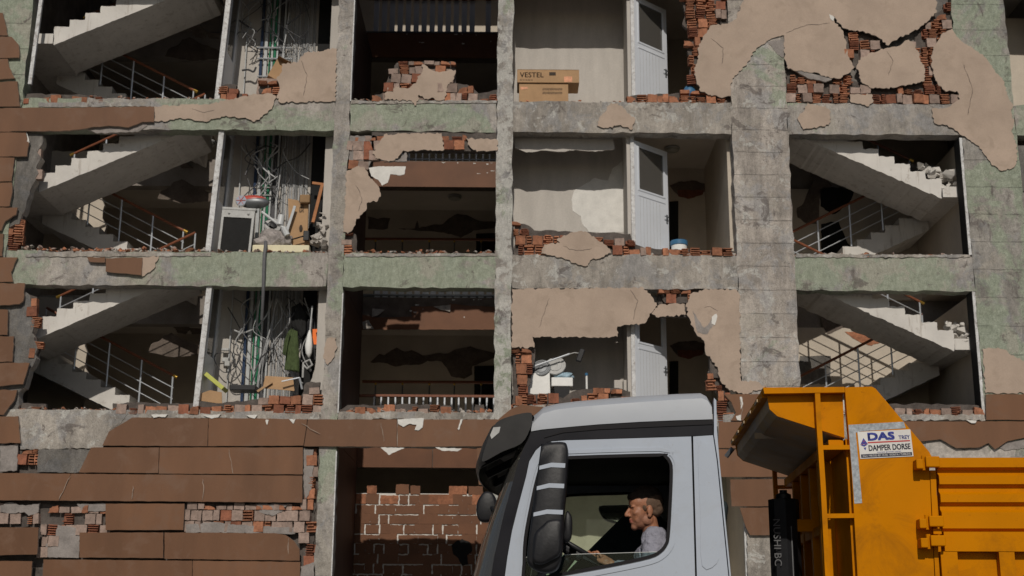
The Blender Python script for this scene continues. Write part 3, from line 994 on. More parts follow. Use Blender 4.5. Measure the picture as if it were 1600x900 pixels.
random.seed(33)
PL = [
 [(440, 100), (466, 97), (470, 88), (478, 82), (503, 80), (513, 76), (527, 76), (524, 158), (500, 158), (437, 160), (432, 150), (437, 140), (432, 122), (441, 110)],
 [(241, 166), (330, 162), (400, 147), (425, 146), (432, 152), (425, 170), (410, 182), (398, 190), (380, 184), (350, 182), (320, 190), (300, 186), (280, 184), (262, 189), (241, 189)],
 [(660, 100), (668, 104), (675, 110), (690, 112), (712, 109), (708, 125), (700, 132), (695, 155), (682, 157), (675, 152), (663, 155), (660, 150), (655, 148), (650, 165), (643, 157), (600, 155), (605, 137), (640, 137), (650, 130), (652, 120), (660, 112)],
 [(600, 210), (690, 208), (694, 234), (640, 236), (630, 235), (622, 247), (610, 251), (590, 248), (582, 240), (595, 218)],
 [(727, 215), (745, 217), (777, 218), (777, 235), (745, 237), (735, 230)],
 [(541, 268), (557, 260), (570, 262), (575, 272), (582, 280), (590, 290), (595, 304), (590, 314), (575, 316), (570, 330), (556, 345), (550, 360), (543, 365), (536, 362), (537, 340), (540, 320), (540, 290)],
 [(955, 160), (970, 165), (985, 180), (993, 186), (987, 203), (970, 195), (950, 200), (933, 196), (940, 180)],
 [(1150, 30), (1172, -30), (1464, -30), (1463, 20), (1440, 40), (1420, 54), (1405, 58), (1388, 71), (1372, 58), (1350, 49), (1318, 44), (1300, 24), (1304, 34), (1318, 50), (1322, 70), (1327, 90), (1335, 105), (1325, 115), (1310, 123), (1290, 120), (1275, 113), (1260, 112), (1240, 110), (1230, 105), (1226, 88), (1225, 55), (1212, 58), (1200, 63), (1190, 70), (1178, 80), (1170, 95), (1160, 108), (1148, 118), (1142, 130), (1142, 150), (1125, 152), (1110, 148), (1095, 143), (1088, 125), (1085, 110), (1092, 85), (1090, 75), (1100, 55), (1110, 40), (1135, 37)],
 [(1345, 90), (1375, 78), (1400, 73), (1420, 62), (1430, 70), (1438, 92), (1444, 105), (1445, 125), (1425, 132), (1395, 137), (1365, 138), (1348, 130), (1342, 115), (1338, 104)],
 [(1458, 75), (1470, 55), (1488, 45), (1500, 62), (1520, 75), (1540, 90), (1553, 108), (1567, 125), (1575, 150), (1583, 165), (1580, 175), (1585, 190), (1580, 205), (1588, 225), (1590, 250), (1583, 262), (1565, 267), (1550, 258), (1542, 245), (1530, 228), (1510, 215), (1480, 195), (1470, 195), (1460, 192), (1456, 170), (1480, 168), (1500, 155), (1495, 142), (1478, 143), (1465, 130), (1460, 120), (1455, 100)],
 [(1246, 185), (1258, 170), (1262, 160), (1273, 165), (1290, 166), (1298, 175), (1298, 190), (1290, 197), (1255, 202)],
 [(1328, 147), (1362, 147), (1364, 160), (1358, 166), (1330, 160)],
 [(870, 374), (888, 366), (905, 361), (920, 364), (938, 378), (948, 384), (955, 395), (940, 402), (925, 405), (915, 416), (905, 414), (880, 403), (845, 396), (850, 382), (875, 380)],
 [(800, 452), (1005, 449), (1020, 465), (1028, 480), (1015, 490), (1008, 505), (965, 510), (965, 526), (935, 528), (850, 526), (832, 526), (835, 543), (800, 543)],
 [(1078, 460), (1100, 452), (1150, 452), (1156, 460), (1157, 580), (1158, 595), (1180, 595), (1198, 605), (1165, 615), (1140, 610), (1127, 597), (1122, 577), (1112, 562), (1102, 550), (1100, 532), (1090, 525), (1082, 509), (1075, 494), (1072, 475)],
 [(1535, 545), (1545, 543), (1560, 543), (1575, 550), (1590, 560), (1605, 565), (1660, 570), (1660, 614), (1540, 614)],
 [(512, 528), (525, 528), (526, 545), (520, 560), (512, 570), (505, 560), (508, 540)],
 [(1018, 490), (1025, 478), (1045, 475), (1070, 475), (1071, 492), (1050, 494), (1025, 495)],
 [(222, 402), (248, 400), (240, 420), (222, 432)],
]
for p in PL:
    plast(p)
# grey base coats left by the torn render, chips of white gypsum
GR = [
 ([(130, 199), (200, 196), (225, 188), (230, 196), (215, 206), (150, 208)], 'grey_render', F - .012),
 ([(1228, 104), (1258, 112), (1300, 124), (1290, 128), (1262, 122), (1246, 112)], 'grey_render', F - .02),
 ([(1228, 60), (1224, 90), (1215, 85), (1200, 66)], 'grey_render', F - .012),
 ([(545, 212), (598, 212), (588, 232), (575, 262), (546, 268)], 'grey_render', F + .03),
 ([(622, 250), (636, 236), (636, 252), (600, 253)], 'grey_render', F + .0),
 ([(1082, 485), (1100, 512), (1108, 505), (1118, 490), (1120, 498), (1112, 512), (1105, 522), (1090, 520)], 'grey_render', F - .036),
 ([(0, 790), (14, 785), (40, 790), (62, 786), (60, 800), (45, 806), (38, 800), (18, 802), (0, 800)], 'grey_render', F + .004),
 ([(120, 787), (165, 787), (165, 798), (130, 800)], 'grey_render', F + .002),
 ([(90, 820), (125, 825), (123, 872), (68, 870), (72, 850), (85, 842)], 'grey_render', F + .0),
 ([(400, 788), (450, 787), (440, 800), (425, 806), (405, 800)], 'grey_render', F + .0),
 ([(475, 700), (490, 702), (488, 760), (478, 780), (474, 760)], 'grey_render', F + .0),
 ([(470, 885), (492, 878), (488, 915), (468, 915)], 'grey_render', F - .004),
 ([(0, 695), (28, 694), (26, 735), (0, 737)], 'grey_render', F - .012),
 ([(290, 820), (330, 816), (400, 822), (470, 825), (460, 834), (290, 832)], 'grey_render', F - .004),
 ([(1447, 693), (1470, 689), (1495, 702), (1530, 702), (1548, 694), (1560, 703), (1600, 686), (1680, 680), (1680, 740), (1440, 740)], 'core', F - .006),
 ([(1556, 698), (1575, 690), (1605, 686), (1605, 700), (1570, 704)], 'grey_render', F - .02),
 ([(32, 655), (40, 646), (200, 646), (190, 660), (172, 672), (160, 700), (32, 702)], 'bare', F - .008),
 ([(60, 702), (158, 702), (122, 738), (58, 738)], 'dark_conc', F - .004),
 ([(1168, 840), (1200, 838), (1260, 838), (1260, 920), (1168, 920)], 'bare', F - .012),
]
for p, mt, y in GR:
    slab('base_coat', p, [M[mt], M['core']], y, .05, .012, .06)
WH = [
 ([(576, 262), (590, 260), (634, 260), (632, 272), (625, 274), (610, 272), (606, 285), (597, 290), (592, 282), (580, 275)], F + .02),
 ([(621, 655), (662, 653), (660, 668), (655, 672), (648, 672), (651, 664), (640, 662), (630, 667), (622, 662)], F - .085),
 ([(452, 655), (462, 655), (458, 662)], F - .085), ([(415, 656), (420, 656), (417, 664)], F - .085),
 ([(720, 655), (723, 655), (717, 672), (715, 670)], F - .085),
 ([(236, 648), (262, 647), (258, 652), (247, 651), (240, 653)], F - .085), ([(318, 649), (345, 647), (341, 652), (330, 654)], F - .085), ([(385, 649), (402, 648), (398, 654), (390, 652)], F - .085),
 ([(595, 699), (632, 700), (615, 707), (608, 711), (600, 704)], F - .07), ([(680, 699), (722, 701), (715, 705), (690, 704)], F - .07),
 ([(1509, 656), (1526, 657), (1524, 661), (1518, 661)], F - .085), ([(1150, 650), (1158, 648), (1158, 657), (1152, 656)], F - .085),
 ([(41, 207), (44, 214), (46, 222), (42, 226), (43, 216)], F - .07),
 ([(1296, 22), (1304, 27), (1302, 33), (1298, 30)], F - .04),
 ([(1112, 495), (1119, 490), (1121, 494), (1117, 508), (1112, 506)], F - .045),
 ([(1156, 620), (1159, 620), (1161, 632), (1158, 640), (1157, 630)], F - .085),
]
for p, y in WH:
    slab('gypsum_chip', p, [M['flake'], M['flake']], y, .02, .006, .04)

# ------------------------------------------------------------------ brown cladding boards
TL_ = [
 [(-60, 20), (4, 20), (8, 36), (12, 55), (-60, 55)], [(-60, 57), (18, 57), (29, 70), (30, 90), (-60, 90)], [(-60, 92), (12, 91), (14, 105), (23, 122), (-60, 128)],
 [(-60, 129), (27, 127), (31, 166), (-60, 167)], [(-60, 169), (240, 166), (240, 190), (222, 190), (200, 199), (170, 196), (140, 199), (108, 204), (-60, 206)],
 [(-60, 207), (40, 207), (45, 225), (42, 244), (-60, 244)], [(-60, 246), (22, 246), (18, 283), (-60, 283)], [(-60, 285), (18, 285), (19, 300), (15, 322), (-60, 322)],
 [(-60, 324), (27, 324), (25, 335), (8, 345), (2, 360), (-60, 362)], [(-60, 364), (5, 365), (3, 400), (-60, 400)], [(-60, 402), (27, 402), (17, 425), (20, 440), (-60, 440)],
 [(-60, 442), (38, 442), (36, 470), (30, 475), (-60, 482)], [(-60, 484), (12, 484), (11, 523), (-60, 523)], [(-60, 525), (21, 525), (19, 565), (-60, 565)],
 [(-60, 567), (46, 567), (36, 600), (-60, 607)], [(-60, 609), (26, 609), (22, 625), (5, 648), (-60, 648)], [(-60, 650), (28, 650), (32, 692), (-60, 692)],
 [(165, 403), (222, 402), (221, 430), (165, 424)], [(136, 402), (164, 402), (164, 410), (140, 409)],
 # ground storey rows
 [(160, 696), (170, 674), (190, 662), (206, 652), (325, 653), (324, 697)], [(326, 653), (480, 655), (474, 696), (325, 697)], [(481, 655), (620, 655), (620, 698), (475, 697)], [(621, 655), (780, 655), (776, 697), (621, 698)],
 [(123, 738), (142, 699), (248, 699), (247, 739)], [(249, 699), (473, 699), (473, 741), (248, 740)],
 [(-60, 738), (110, 740), (92, 782), (-60, 781)], [(111, 740), (472, 743), (472, 785), (93, 782)],
 [(165, 787), (288, 787), (286, 828), (165, 828)],
 [(124, 832), (255, 832), (255, 872), (124, 871)], [(257, 832), (430, 833), (446, 836), (460, 846), (468, 858), (468, 876), (257, 873)],
 [(68, 874), (300, 876), (300, 915), (66, 915)], [(301, 876), (469, 878), (468, 916), (301, 915)],
 [(-60, 876), (50, 877), (47, 915), (-60, 915)],
 # between lorry cab and tipper, and to the right
 [(1132, 616), (1240, 615), (1240, 656), (1142, 657), (1150, 645), (1143, 628)], [(1124, 659), (1260, 658), (1260, 700), (1122, 700)], [(1105, 702), (1260, 702), (1260, 745), (1110, 745)],
 [(1141, 749), (1270, 748), (1270, 791), (1143, 791)], [(1156, 793), (1270, 793), (1270, 836), (1172, 836), (1165, 822)],
 [(1541, 616), (1680, 616), (1680, 656), (1541, 656)],
 [(1330, 658), (1680, 658), (1680, 680), (1600, 684), (1575, 689), (1555, 702), (1545, 692), (1530, 699), (1495, 700), (1470, 686), (1445, 689), (1330, 695)],
 [(797, 640), (815, 632), (850, 636), (850, 690), (780, 694), (778, 656)],
 [(745, 700), (775, 699), (773, 760), (748, 757)],
]
random.seed(4)
for i, p in enumerate(TL_):
    slab('cladding_board', p, [M['tile'], M['tile_edge']], F - .072 - random.uniform(0, .012), .05, .004 if i > 18 else .009, .10, lean=-random.uniform(.0, .05))
# a board that came loose and hangs away from the wall
o = slab('cladding_board', [(-60, 824), (60, 824), (58, 866), (-60, 869)], [M['tile'], M['tile_edge']], F - .17, .05, .003, .12)
# joint lines down the well front: pale corner beads
for px0, px1, y0, y1 in ((556, 548, 0, 158), (533, 524, 458, 645), (523, 516, 705, 900)):
    a, b = W(px0, y0), W(px1, y1)
    bpart(MB().box(CA[1] - .008, CA[1] + .012, F - .012, F + .03, b.z, a.z).build('corner_bead', M['pvc_old']))
for s, (ya, yb) in ((2, (215, 398)), (3, (455, 648))):
    a, b = W(1503, ya), W(1540, yb)
    bpart(MB().box(CD[0] - .06, CD[0] - .004, F + .01, F + .3, b.z, a.z).build('corner_bead', M['pvc_old']))
    bpart(MB().box(CD[0] - .075, CD[0] - .062, F + .0, F + .3, b.z, a.z).build('corner_bead', M['blackm']))

# ------------------------------------------------------------------ hollow bricks
def brick_meshes():
    out = {}
    w, h, d = .195, .185, .13
    def fins(nslot, mat, cut=1.0, side=0):
        mb = MB()
        th = .024 if nslot < 4 else .016
        n = nslot + 1
        for k in range(n):
            z = -h / 2 + (h - th) * k / nslot
            c = random.uniform(cut, 1)
            st_ = random.uniform(0, 1 - c) * w
            mb.box(-w / 2 + st_, -w / 2 + w * c + st_, -d / 2 + random.uniform(0, .02), d / 2, z, z + th)
        mb.box(-w / 2 + .004, w / 2 - .01, d / 2 - .045, d / 2 - .002, -h / 2 + .002, h / 2 - .002)
        if side:
            mb.box(-w / 2, -w / 2 + .018, -d / 2 + .02, d / 2 - .046, -h / 2 + .002, h / 2 - .002)
        return mb.mesh('brick', M[mat])
    out['fin'] = [fins(3, 'brick', .75, 1), fins(4, 'brick', .6), fins(4, 'brick_r', .8), fins(3, 'brick', .5), fins(5, 'brick', .7), fins(4, 'brick_r', .55)]
    def plain(mat):
        mb = MB()
        q = jag([(-w / 2, -h / 2), (w / 2, -h / 2), (w / 2, h / 2), (-w / 2, h / 2)], .006, .05)
        mb.xz(q, -d / 2, d / 2)
        return mb.mesh('brick', M[mat])
    out['plain'] = [plain('brick_g') for k in range(4)]
    out['orange'] = [plain('brick'), plain('brick'), plain('brick_r')]
    def stub():
        mb = MB()
        q = jag([(-w / 2, -h / 2), (w / 2, -h / 2), (w * .35, h * .1), (w * .1, h * .3), (-w / 2, h * .4)], .012, .05)
        mb.xz(q, -d / 2, d / 2)
        return mb.mesh('brick', M['brick'])
    out['stub'] = [stub(), stub()]
    return out
random.seed(8)
BM_ = brick_meshes()
nb = 0
def brick_field(poly, Y=F + .07, fin=.5, orange=.2, miss=.08, back='mortar', name='infill_wall', stepx=.205, backing=True, deep=.0):
    """courses of hollow bricks in front of a recessed mortar bed"""
    global nb
    q = pxz(poly, F)
    if backing:
        o = slab(name, poly, [M[back], M[back]], Y + .03, .10, .02, .1)
    else:
        o = empty(name)
        o.matrix_world = Matrix()
        bpart(o)
    z0, z1 = min(p[1] for p in q), max(p[1] for p in q)
    x0, x1 = min(p[0] for p in q), max(p[0] for p in q)
    r = 0
    z = z0
    while z < z1 - .03:
        x = x0 - random.uniform(0, .18)
        while x < x1:
            sx = random.choice((1, 1, 1, .55))
            cx, cz = x + stepx * sx / 2, z + .098
            if inside((cx, min(cz, z1 - .03)), q) and random.random() > miss:
                u = random.random()
                k = 'fin' if u < fin else 'orange' if u < fin + orange else 'plain'
                if z + .19 > z1 + .05 or not inside((cx, cz + .12), q) and random.random() < .3:
                    k = 'stub' if random.random() < .5 else k
                b = bpart(newobj('brick', random.choice(BM_[k])), o)
                b.location = (cx, Y + random.uniform(-.035, .03) + deep, cz)
                zs = min(1, (z1 - z + .02) / .2)
                if not inside((cx, cz + .16), q):
                    zs *= random.uniform(.5, 1)
                b.scale = (sx * random.choice((-1, 1)) * random.uniform(.94, 1), random.uniform(.9, 1.1), max(.4, zs))
                if zs < 1:
                    b.location.z = z + .098 * max(.4, zs)
                b.rotation_euler = (random.uniform(-.05, .05), random.uniform(-.06, .06), random.uniform(-.16, .16))
                nb += 1
            x += stepx * sx
        z += .2
        r += 1
    return o

BF = [
 ([(42, 147), (150, 148), (168, 158), (168, 162), (40, 162)], .55, .3, .0),
 ([(342, 131), (370, 133), (370, 146), (388, 148), (388, 160), (342, 160)], .3, .6, .0),
 ([(405, 131), (438, 129), (438, 146), (405, 146)], .8, .2, .0),
 ([(620, 98), (712, 97), (712, 130), (730, 132), (748, 146), (778, 140), (778, 159), (585, 159), (586, 148), (604, 144), (604, 128), (612, 112)], .25, .35, .02),
 ([(1064, -30), (1135, -30), (1135, 36), (1106, 42), (1100, 55), (1092, 70), (1092, 85), (1086, 110), (1090, 130), (1078, 120), (1080, 95), (1074, 80), (1078, 50), (1066, 38), (1070, 20)], .55, .3, .03),
 ([(985, 150), (1100, 143), (1142, 148), (1142, 160), (985, 160)], .5, .4, .05),
 ([(1228, 108), (1262, 116), (1296, 126), (1320, 122), (1345, 130), (1366, 140), (1400, 139), (1430, 134), (1445, 126), (1440, 100), (1425, 68), (1440, 42), (1462, 22), (1490, 0), (1490, 60), (1462, 75), (1458, 100), (1465, 130), (1480, 142), (1502, 142), (1502, 160), (1228, 160)], .6, .12, .12),
 ([(1318, 48), (1352, 50), (1374, 60), (1388, 72), (1372, 82), (1345, 92), (1336, 106), (1328, 100), (1322, 76)], .5, .2, .2),
 ([(545, 213), (605, 213), (590, 236), (576, 265), (546, 265)], .1, .25, .0),
 ([(690, 209), (736, 211), (736, 222), (694, 234)], .4, .4, .0),
 ([(20, 335), (38, 338), (34, 372), (28, 398), (9, 398), (12, 350)], .7, .3, .0),
 ([(803, 348), (820, 350), (835, 360), (985, 365), (988, 380), (1010, 388), (1150, 393), (1150, 399), (803, 398)], .55, .35, .02),
 ([(537, 364), (556, 366), (557, 390), (565, 398), (536, 398)], .6, .3, .0),
 ([(176, 630), (340, 630), (400, 624), (470, 620), (478, 598), (500, 597), (500, 647), (176, 647)], .32, .38, .0),
 ([(533, 640), (543, 633), (600, 633), (640, 631), (690, 634), (704, 634), (704, 647), (531, 647)], .25, .3, .0),
 ([(743, 632), (756, 632), (756, 647), (743, 647)], .0, 1., .0),
 ([(801, 546), (836, 545), (834, 570), (828, 600), (820, 615), (830, 632), (801, 634)], .75, .25, .0),
 ([(1028, 453), (1098, 453), (1076, 474), (1040, 474)], .6, .2, .05),
 ([(1106, 580), (1118, 576), (1126, 597), (1140, 611), (1136, 628), (1143, 656), (1122, 660), (1124, 618), (1108, 600)], .6, .3, .05),
 ([(1385, 632), (1440, 630), (1530, 634), (1538, 622), (1538, 648), (1385, 648)], .2, .4, .0),
 ([(45, 460), (58, 464), (60, 500), (52, 520), (62, 540), (56, 560), (48, 556), (50, 520), (44, 490)], .6, .4, .0),
 ([(34, 630), (72, 631), (70, 646), (33, 646)], .4, .6, .0),
 ([(-10, 787), (165, 787), (165, 830), (124, 830), (122, 850), (90, 872), (64, 870), (60, 824), (-10, 824)], .16, .05, .1),
 ([(288, 788), (475, 787), (474, 832), (440, 832), (420, 828), (288, 824)], .14, .06, .02),
 ([(474, 700), (494, 701), (490, 885), (472, 885)], .35, .35, .0),
 ([(27, 702), (72, 702), (62, 726), (27, 726)], .3, .6, .0),
]
for p, fi, og, ms in BF:
    brick_field(p, fin=fi, orange=og, miss=ms)
# the ragged masonry left of the stair openings
for p in ([(-40, 207), (42, 207), (66, 211), (66, 225), (58, 238), (64, 246), (56, 262), (60, 270), (50, 290), (43, 310), (38, 330), (30, 350), (20, 352), (10, 360), (12, 398), (-60, 398)],
          [(-60, 452), (38, 454), (46, 462), (50, 480), (42, 490), (54, 500), (50, 520), (58, 545), (54, 566), (46, 577), (38, 606), (30, 612), (28, 646), (-80, 646)]):
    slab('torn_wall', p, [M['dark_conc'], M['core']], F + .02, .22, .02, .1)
for p in ((66, 242), (68, 274)):
    b = bpart(newobj('brick', BM_['plain'][0]))
    w = W(p[0], p[1], F + .1)
    b.location = (w.x - .1, F + .1, w.z)
# remaining outer wall beside the top left stairs: leaning white bead
T = MB()
a, b = W(66, -10, F + .05), W(47, 132, F + .05)
bpart(T.bar(a, b, .07, .06).build('leaning_bead', M['pvc_old']))

# wall that still closes the top right bay behind the render, with a dark slot
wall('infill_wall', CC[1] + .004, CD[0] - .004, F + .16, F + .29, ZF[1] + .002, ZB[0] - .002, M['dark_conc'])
wall('infill_wall', W(1105, 80).x, CC[0] - .004, F + .16, F + .29, W(1105, 143).z, ZB[0] - .002, M['mortar'])
wall('infill_wall', CB[1] + .004, W(964, 500).x, F + .02, F + .2, W(900, 524).z, ZB[2] - .002, M['mortar'])
wall('infill_wall', W(1108, 520).x, CC[0] - .004, F + .02, F + .2, W(1120, 590).z, ZB[2] - .002, M['mortar'])
wall('infill_wall', W(1030, 470).x, W(1106, 470).x, F + .16, F + .25, W(1050, 492).z, ZB[2] - .002, M['mortar'])
wall('infill_wall', W(580, 230).x, CB[0] - .004, F + .03, F + .18, W(690, 235).z, ZB[1] - .002, M['mortar'])
# bay to the right of the last column
wall('balcony_wall', CD[1] + .3, XR, F + 1.2, F + 1.3, ZF[2], ZB[0], M['cream'])
wall('infill_wall', CD[1] + .004, XR, F + .03, F + .25, W(1595, 298).z, ZB[1] - .2, M['dark_conc'])
wall('infill_wall', CD[1] + .004, XR, F + .03, F + .25, ZF[2] + .003, W(1595, 300).z, M['grey_render'])
wall('infill_wall', CD[1] + .004, XR, F + .03, F + .25, ZF[3] + .003, ZB[2] - .003, M['greenb'])
# ground floor: wall pieces behind the lorry
wall('ground_floor_wall', CC[0] + .25, CC[1] + .1, F + .02, F + .3, .13, ZB[3] - .004, M['bare'])
bpart(MB().cbox(W(1163, 850, F + .1).x, W(1168, 850, F + .1).x, F + .06, F + .12, .2, W(1165, 812).z, .006).build('door_frame', M['pvc_old']))

# ragged cement fillet between the lowest bricks and the cladding, and along the other ledges
random.seed(91)
for p, y in (([(206, 647), (350, 647), (500, 646), (500, 655), (430, 657), (350, 653), (206, 654)], F - .05), ([(530, 646), (640, 645), (772, 646), (772, 655), (700, 657), (600, 654), (530, 656)], F - .05),
          ([(1390, 647), (1538, 648), (1540, 657), (1470, 656), (1390, 658)], F - .05), ([(803, 634), (850, 632), (850, 640), (803, 642)], F - .05)):
    slab('cement_fillet', p, [M['bare'], M['core']], y, .048, .02, .06)
for p in ([(60, 160), (235, 160), (235, 166), (60, 167)], [(548, 157), (776, 157), (776, 161), (548, 162)], [(40, 396), (330, 395), (330, 400), (40, 401)], [(540, 396), (776, 396), (776, 400), (540, 401)], [(1244, 397), (1516, 398), (1516, 402), (1244, 402)]):
    slab('cement_fillet', p, [M['bare'], M['core']], F - .015, .014, .012, .06)

# hairline cracks in the render and pale scratches on the cladding
def crack(pts, mat, w, Y):
    q = pxz(pts, Y)
    out = []
    for (x0, z0), (x1, z1) in zip(q, q[1:]):
        n = max(2, int(math.hypot(x1 - x0, z1 - z0) / .06))
        for k in range(n):
            t = k / n
            out.append((x0 + (x1 - x0) * t + random.uniform(-.012, .012), z0 + (z1 - z0) * t + random.uniform(-.012, .012)))
    out.append(q[-1])
    lo, hi = [], []
    for i, (x, z) in enumerate(out):
        j, k = max(i - 1, 0), min(i + 1, len(out) - 1)
        dx, dz = out[k][0] - out[j][0], out[k][1] - out[j][1]
        l = math.hypot(dx, dz) or 1
        ww = w * random.uniform(.4, 1) * (.4 if i in (0, len(out) - 1) else 1)
        lo.append((x - dz / l * ww / 2, z + dx / l * ww / 2))
        hi.append((x + dz / l * ww / 2, z - dx / l * ww / 2))
    bpart(MB().xz(lo + hi[::-1], Y, Y + .003).build('crack', M[mat]))
for pts in ([(1228, 52), (1246, 44), (1262, 38), (1280, 39), (1297, 36)], [(1112, 60), (1130, 75), (1128, 100)], [(858, 466), (850, 490), (842, 512)], [(985, 452), (996, 470), (990, 500)], [(1385, 80), (1395, 95), (1388, 118)], [(470, 95), (480, 118), (474, 150)], [(1505, 100), (1520, 140), (1512, 180)], [(1100, 480), (1110, 478), (1122, 486)], [(300, 170), (318, 176), (335, 172)], [(880, 385), (900, 392), (925, 388)], [(556, 290), (566, 310), (560, 330)]):
    crack(pts, 'peel', .014, F - .0345)
for pts in ([(92, 780), (100, 762), (110, 744)], [(358, 702), (361, 720), (364, 740)], [(317, 748), (318, 766), (316, 782)], [(450, 840), (451, 866)], [(470, 660), (500, 678)], [(1157, 622), (1160, 640), (1158, 652)], [(595, 660), (600, 690)], [(208, 758), (206, 780)]):
    crack(pts, 'tile_edge', .014, F - .0915)
# ------------------------------------------------------------------ pipes and cables of the service shafts
random.seed(12)
def vline(s, px, py, mat, r, name, z0=None, z1=None, Y=None, wob=.0, par=B):
    Y = Y or F + DC - .05
    x = W(px, py, Y).x
    z0 = ZF[s] if z0 is None else z0
    z1 = ZF[s - 1] - .2 if z1 is None else z1
    n = 6 if wob else 2
    pts = [(x + (random.uniform(-wob, wob) if 0 < k < n - 1 else 0), Y + (random.uniform(-wob, 0) if wob else 0), z0 + (z1 - z0) * k / (n - 1)) for k in range(n)]
    return bpart(MB().tube(pts, r, 6).build(name, M[mat]), par)
for s, py in ((1, 90), (2, 330), (3, 570)):
    dx = {1: 12, 2: 0, 3: -15}[s]
    # grey flat cable bundle, a wide dark board behind, pipes to the left
    bd = bpart(MB().box(W(424 + dx, py, F + DC).x, W(434 + dx, py, F + DC).x, F + DC - .03, F + DC - .002, ZF[s], ZF[s - 1] - .2).build('cable_duct', M['cabled']))
    bd2 = bpart(MB().box(W(484 + dx, py, F + DC).x, W(506 + dx, py, F + DC).x, F + DC - .045, F + DC - .002, ZF[s], ZF[s - 1] - .2).build('cable_duct', M['blackm']))
    for k in range(17):
        vline(s, 437 + dx + k * 2.6 + random.uniform(-.6, .6), py, 'cable', random.uniform(.008, .014), 'service_cable', Y=F + DC - .02 - random.random() * .03, wob=.008)
    for k, (px, mt, r) in enumerate(((372, 'whitepipe', .012), (396, 'bluepipe', .032), (403, 'whitepipe', .036), (409, 'greenpipe', .014), (413, 'whitepipe', .02), (417, 'greenpipe', .026), (421, 'whitepipe', .02), (431, 'whitepipe', .02))):
        vline(s, px + dx, py, mt, r, 'service_pipe', Y=F + DC - .07)
    if s == 1:
        for zz in (75, 92, 120):
            a = W(398 + dx, zz, F + DC - .11)
            bpart(MB().tube([(a.x - .1, F + DC - .125, a.z), (a.x + .62, F + DC - .125, a.z)], .018, 6).build('pipe_bracket', M['steel']))
    if s == 2:
        for zz in (293, 305):
            a = W(398, zz, F + DC - .11)
            bpart(MB().tube([(a.x, F + DC - .115, a.z), (a.x + .35, F + DC - .115, a.z)], .012, 6).build('pipe_bracket', M['greyp']))
def cable(s, pts, mat, r, name='loose_cable', Y=F + .9):
    p = []
    for q in pts:
        p.append(W(q[0], q[1], q[2] if len(q) > 2 else Y))
    # smooth the polyline
    out = []
    for i in range(len(p) - 1):
        p0, p1, p2, p3 = p[max(i - 1, 0)], p[i], p[i + 1], p[min(i + 2, len(p) - 1)]
        for k in range(6):
            t = k / 6
            out.append(.5 * ((2 * p1) + (p2 - p0) * t + (2 * p0 - 5 * p1 + 4 * p2 - p3) * t * t + (3 * p1 - p0 - 3 * p2 + p3) * t ** 3))
    out.append(p[-1])
    return bpart(MB().tube(out, r, 6).build(name, M[mat]))
for pts, mt, r in (
    ([(408, 462), (398, 485), (385, 505), (375, 518), (372, 530)], 'cable', .014), ([(425, 470), (418, 490), (405, 507), (392, 516), (378, 520), (366, 516)], 'cable', .016),
    ([(435, 462), (440, 480), (450, 498), (462, 510), (475, 517)], 'cable', .016), ([(432, 465), (426, 500), (415, 540), (405, 580), (402, 605)], 'cable', .016),
    ([(430, 470), (424, 520), (412, 560), (408, 600)], 'cable', .012), ([(362, 515), (362, 535), (372, 540), (370, 548), (374, 560), (366, 575), (352, 582), (342, 575), (335, 562), (338, 553), (350, 551)], 'cabled', .010),
    ([(360, 548), (365, 560), (360, 575), (355, 590), (362, 600), (372, 600)], 'cabled', .010), ([(356, 480), (368, 500), (376, 515)], 'cabled', .012), ([(376, 585), (368, 590), (358, 580), (362, 565)], 'cabled', .008),
    ([(345, 60), (352, 40), (362, 70), (374, 50), (400, 62)], 'cabled', .010), ([(374, 32), (388, 42), (402, 50)], 'cabled', .02), ([(452, 20), (446, 60), (440, 95)], 'cable', .012),
    ([(378, 110), (388, 109), (396, 112), (400, 105)], 'cabled', .02), ([(446, 225), (438, 270), (432, 320)], 'cable', .014), ([(404, 235), (414, 228), (430, 232)], 'cabled', .012),
    ([(470, 470), (474, 500), (470, 540), (466, 555), (472, 565)], 'cable', .012),
):
    cable(3, pts, mt, r)
random.seed(41)
for s, x0, x1, y0, y1 in ((1, 385, 478, -5, 80), (2, 372, 490, 222, 320), (3, 350, 480, 462, 600)):
    for k in range(13):
        xa = random.uniform(x0, x1)
        ya = y0 + random.uniform(0, 10)
        pts = [(xa, ya, F + random.uniform(.6, .95))]
        x, y = xa, ya
        for j in range(random.randint(3, 5)):
            x = min(max(x + random.uniform(-26, 26), x0 - 6), x1 + 6)
            y = y + random.uniform(.08, .3) * (y1 - y0)
            pts.append((x, min(y, y1), F + random.uniform(.65, 1.0)))
        cable(s, pts, random.choice(('cable', 'cabled', 'cable', 'hose')), random.uniform(.006, .013))
for px, py, w, h in ((352, 546, .14, .05), (352, 562, .12, .08), (364, 558, .05, .12), (355, 568, .10, .10)):
    p = W(px, py, F + .99)
    bpart(MB().cbox(p.x - w / 2, p.x + w / 2, F + .97, F + 1.05, p.z - h / 2, p.z + h / 2, .008).build('junction_box', M['greyp']))
# hanging waste hose in front of the beam
p = [W(415, 378, F + .08), W(415, 385, F - .03), W(413, 400, F - .06), W(412, 430, F - .07), W(411, 465, F - .02), W(409, 500, F + .2)]
thing(MB().tube(p, [.035, .035, .033, .033, .03, .028], 10).build('hanging_hose', M['hose'], smooth=True), 'dark grey hose hanging down across the middle beam from the cluttered closet', 'hose')

# ------------------------------------------------------------------ things lying in the open rooms
def fnbox(o0, ux, uz, lift):
    """text plane at o0 with right vector ux and up vector uz"""
    return lambda u, v: o0 + ux * u + uz * v + lift

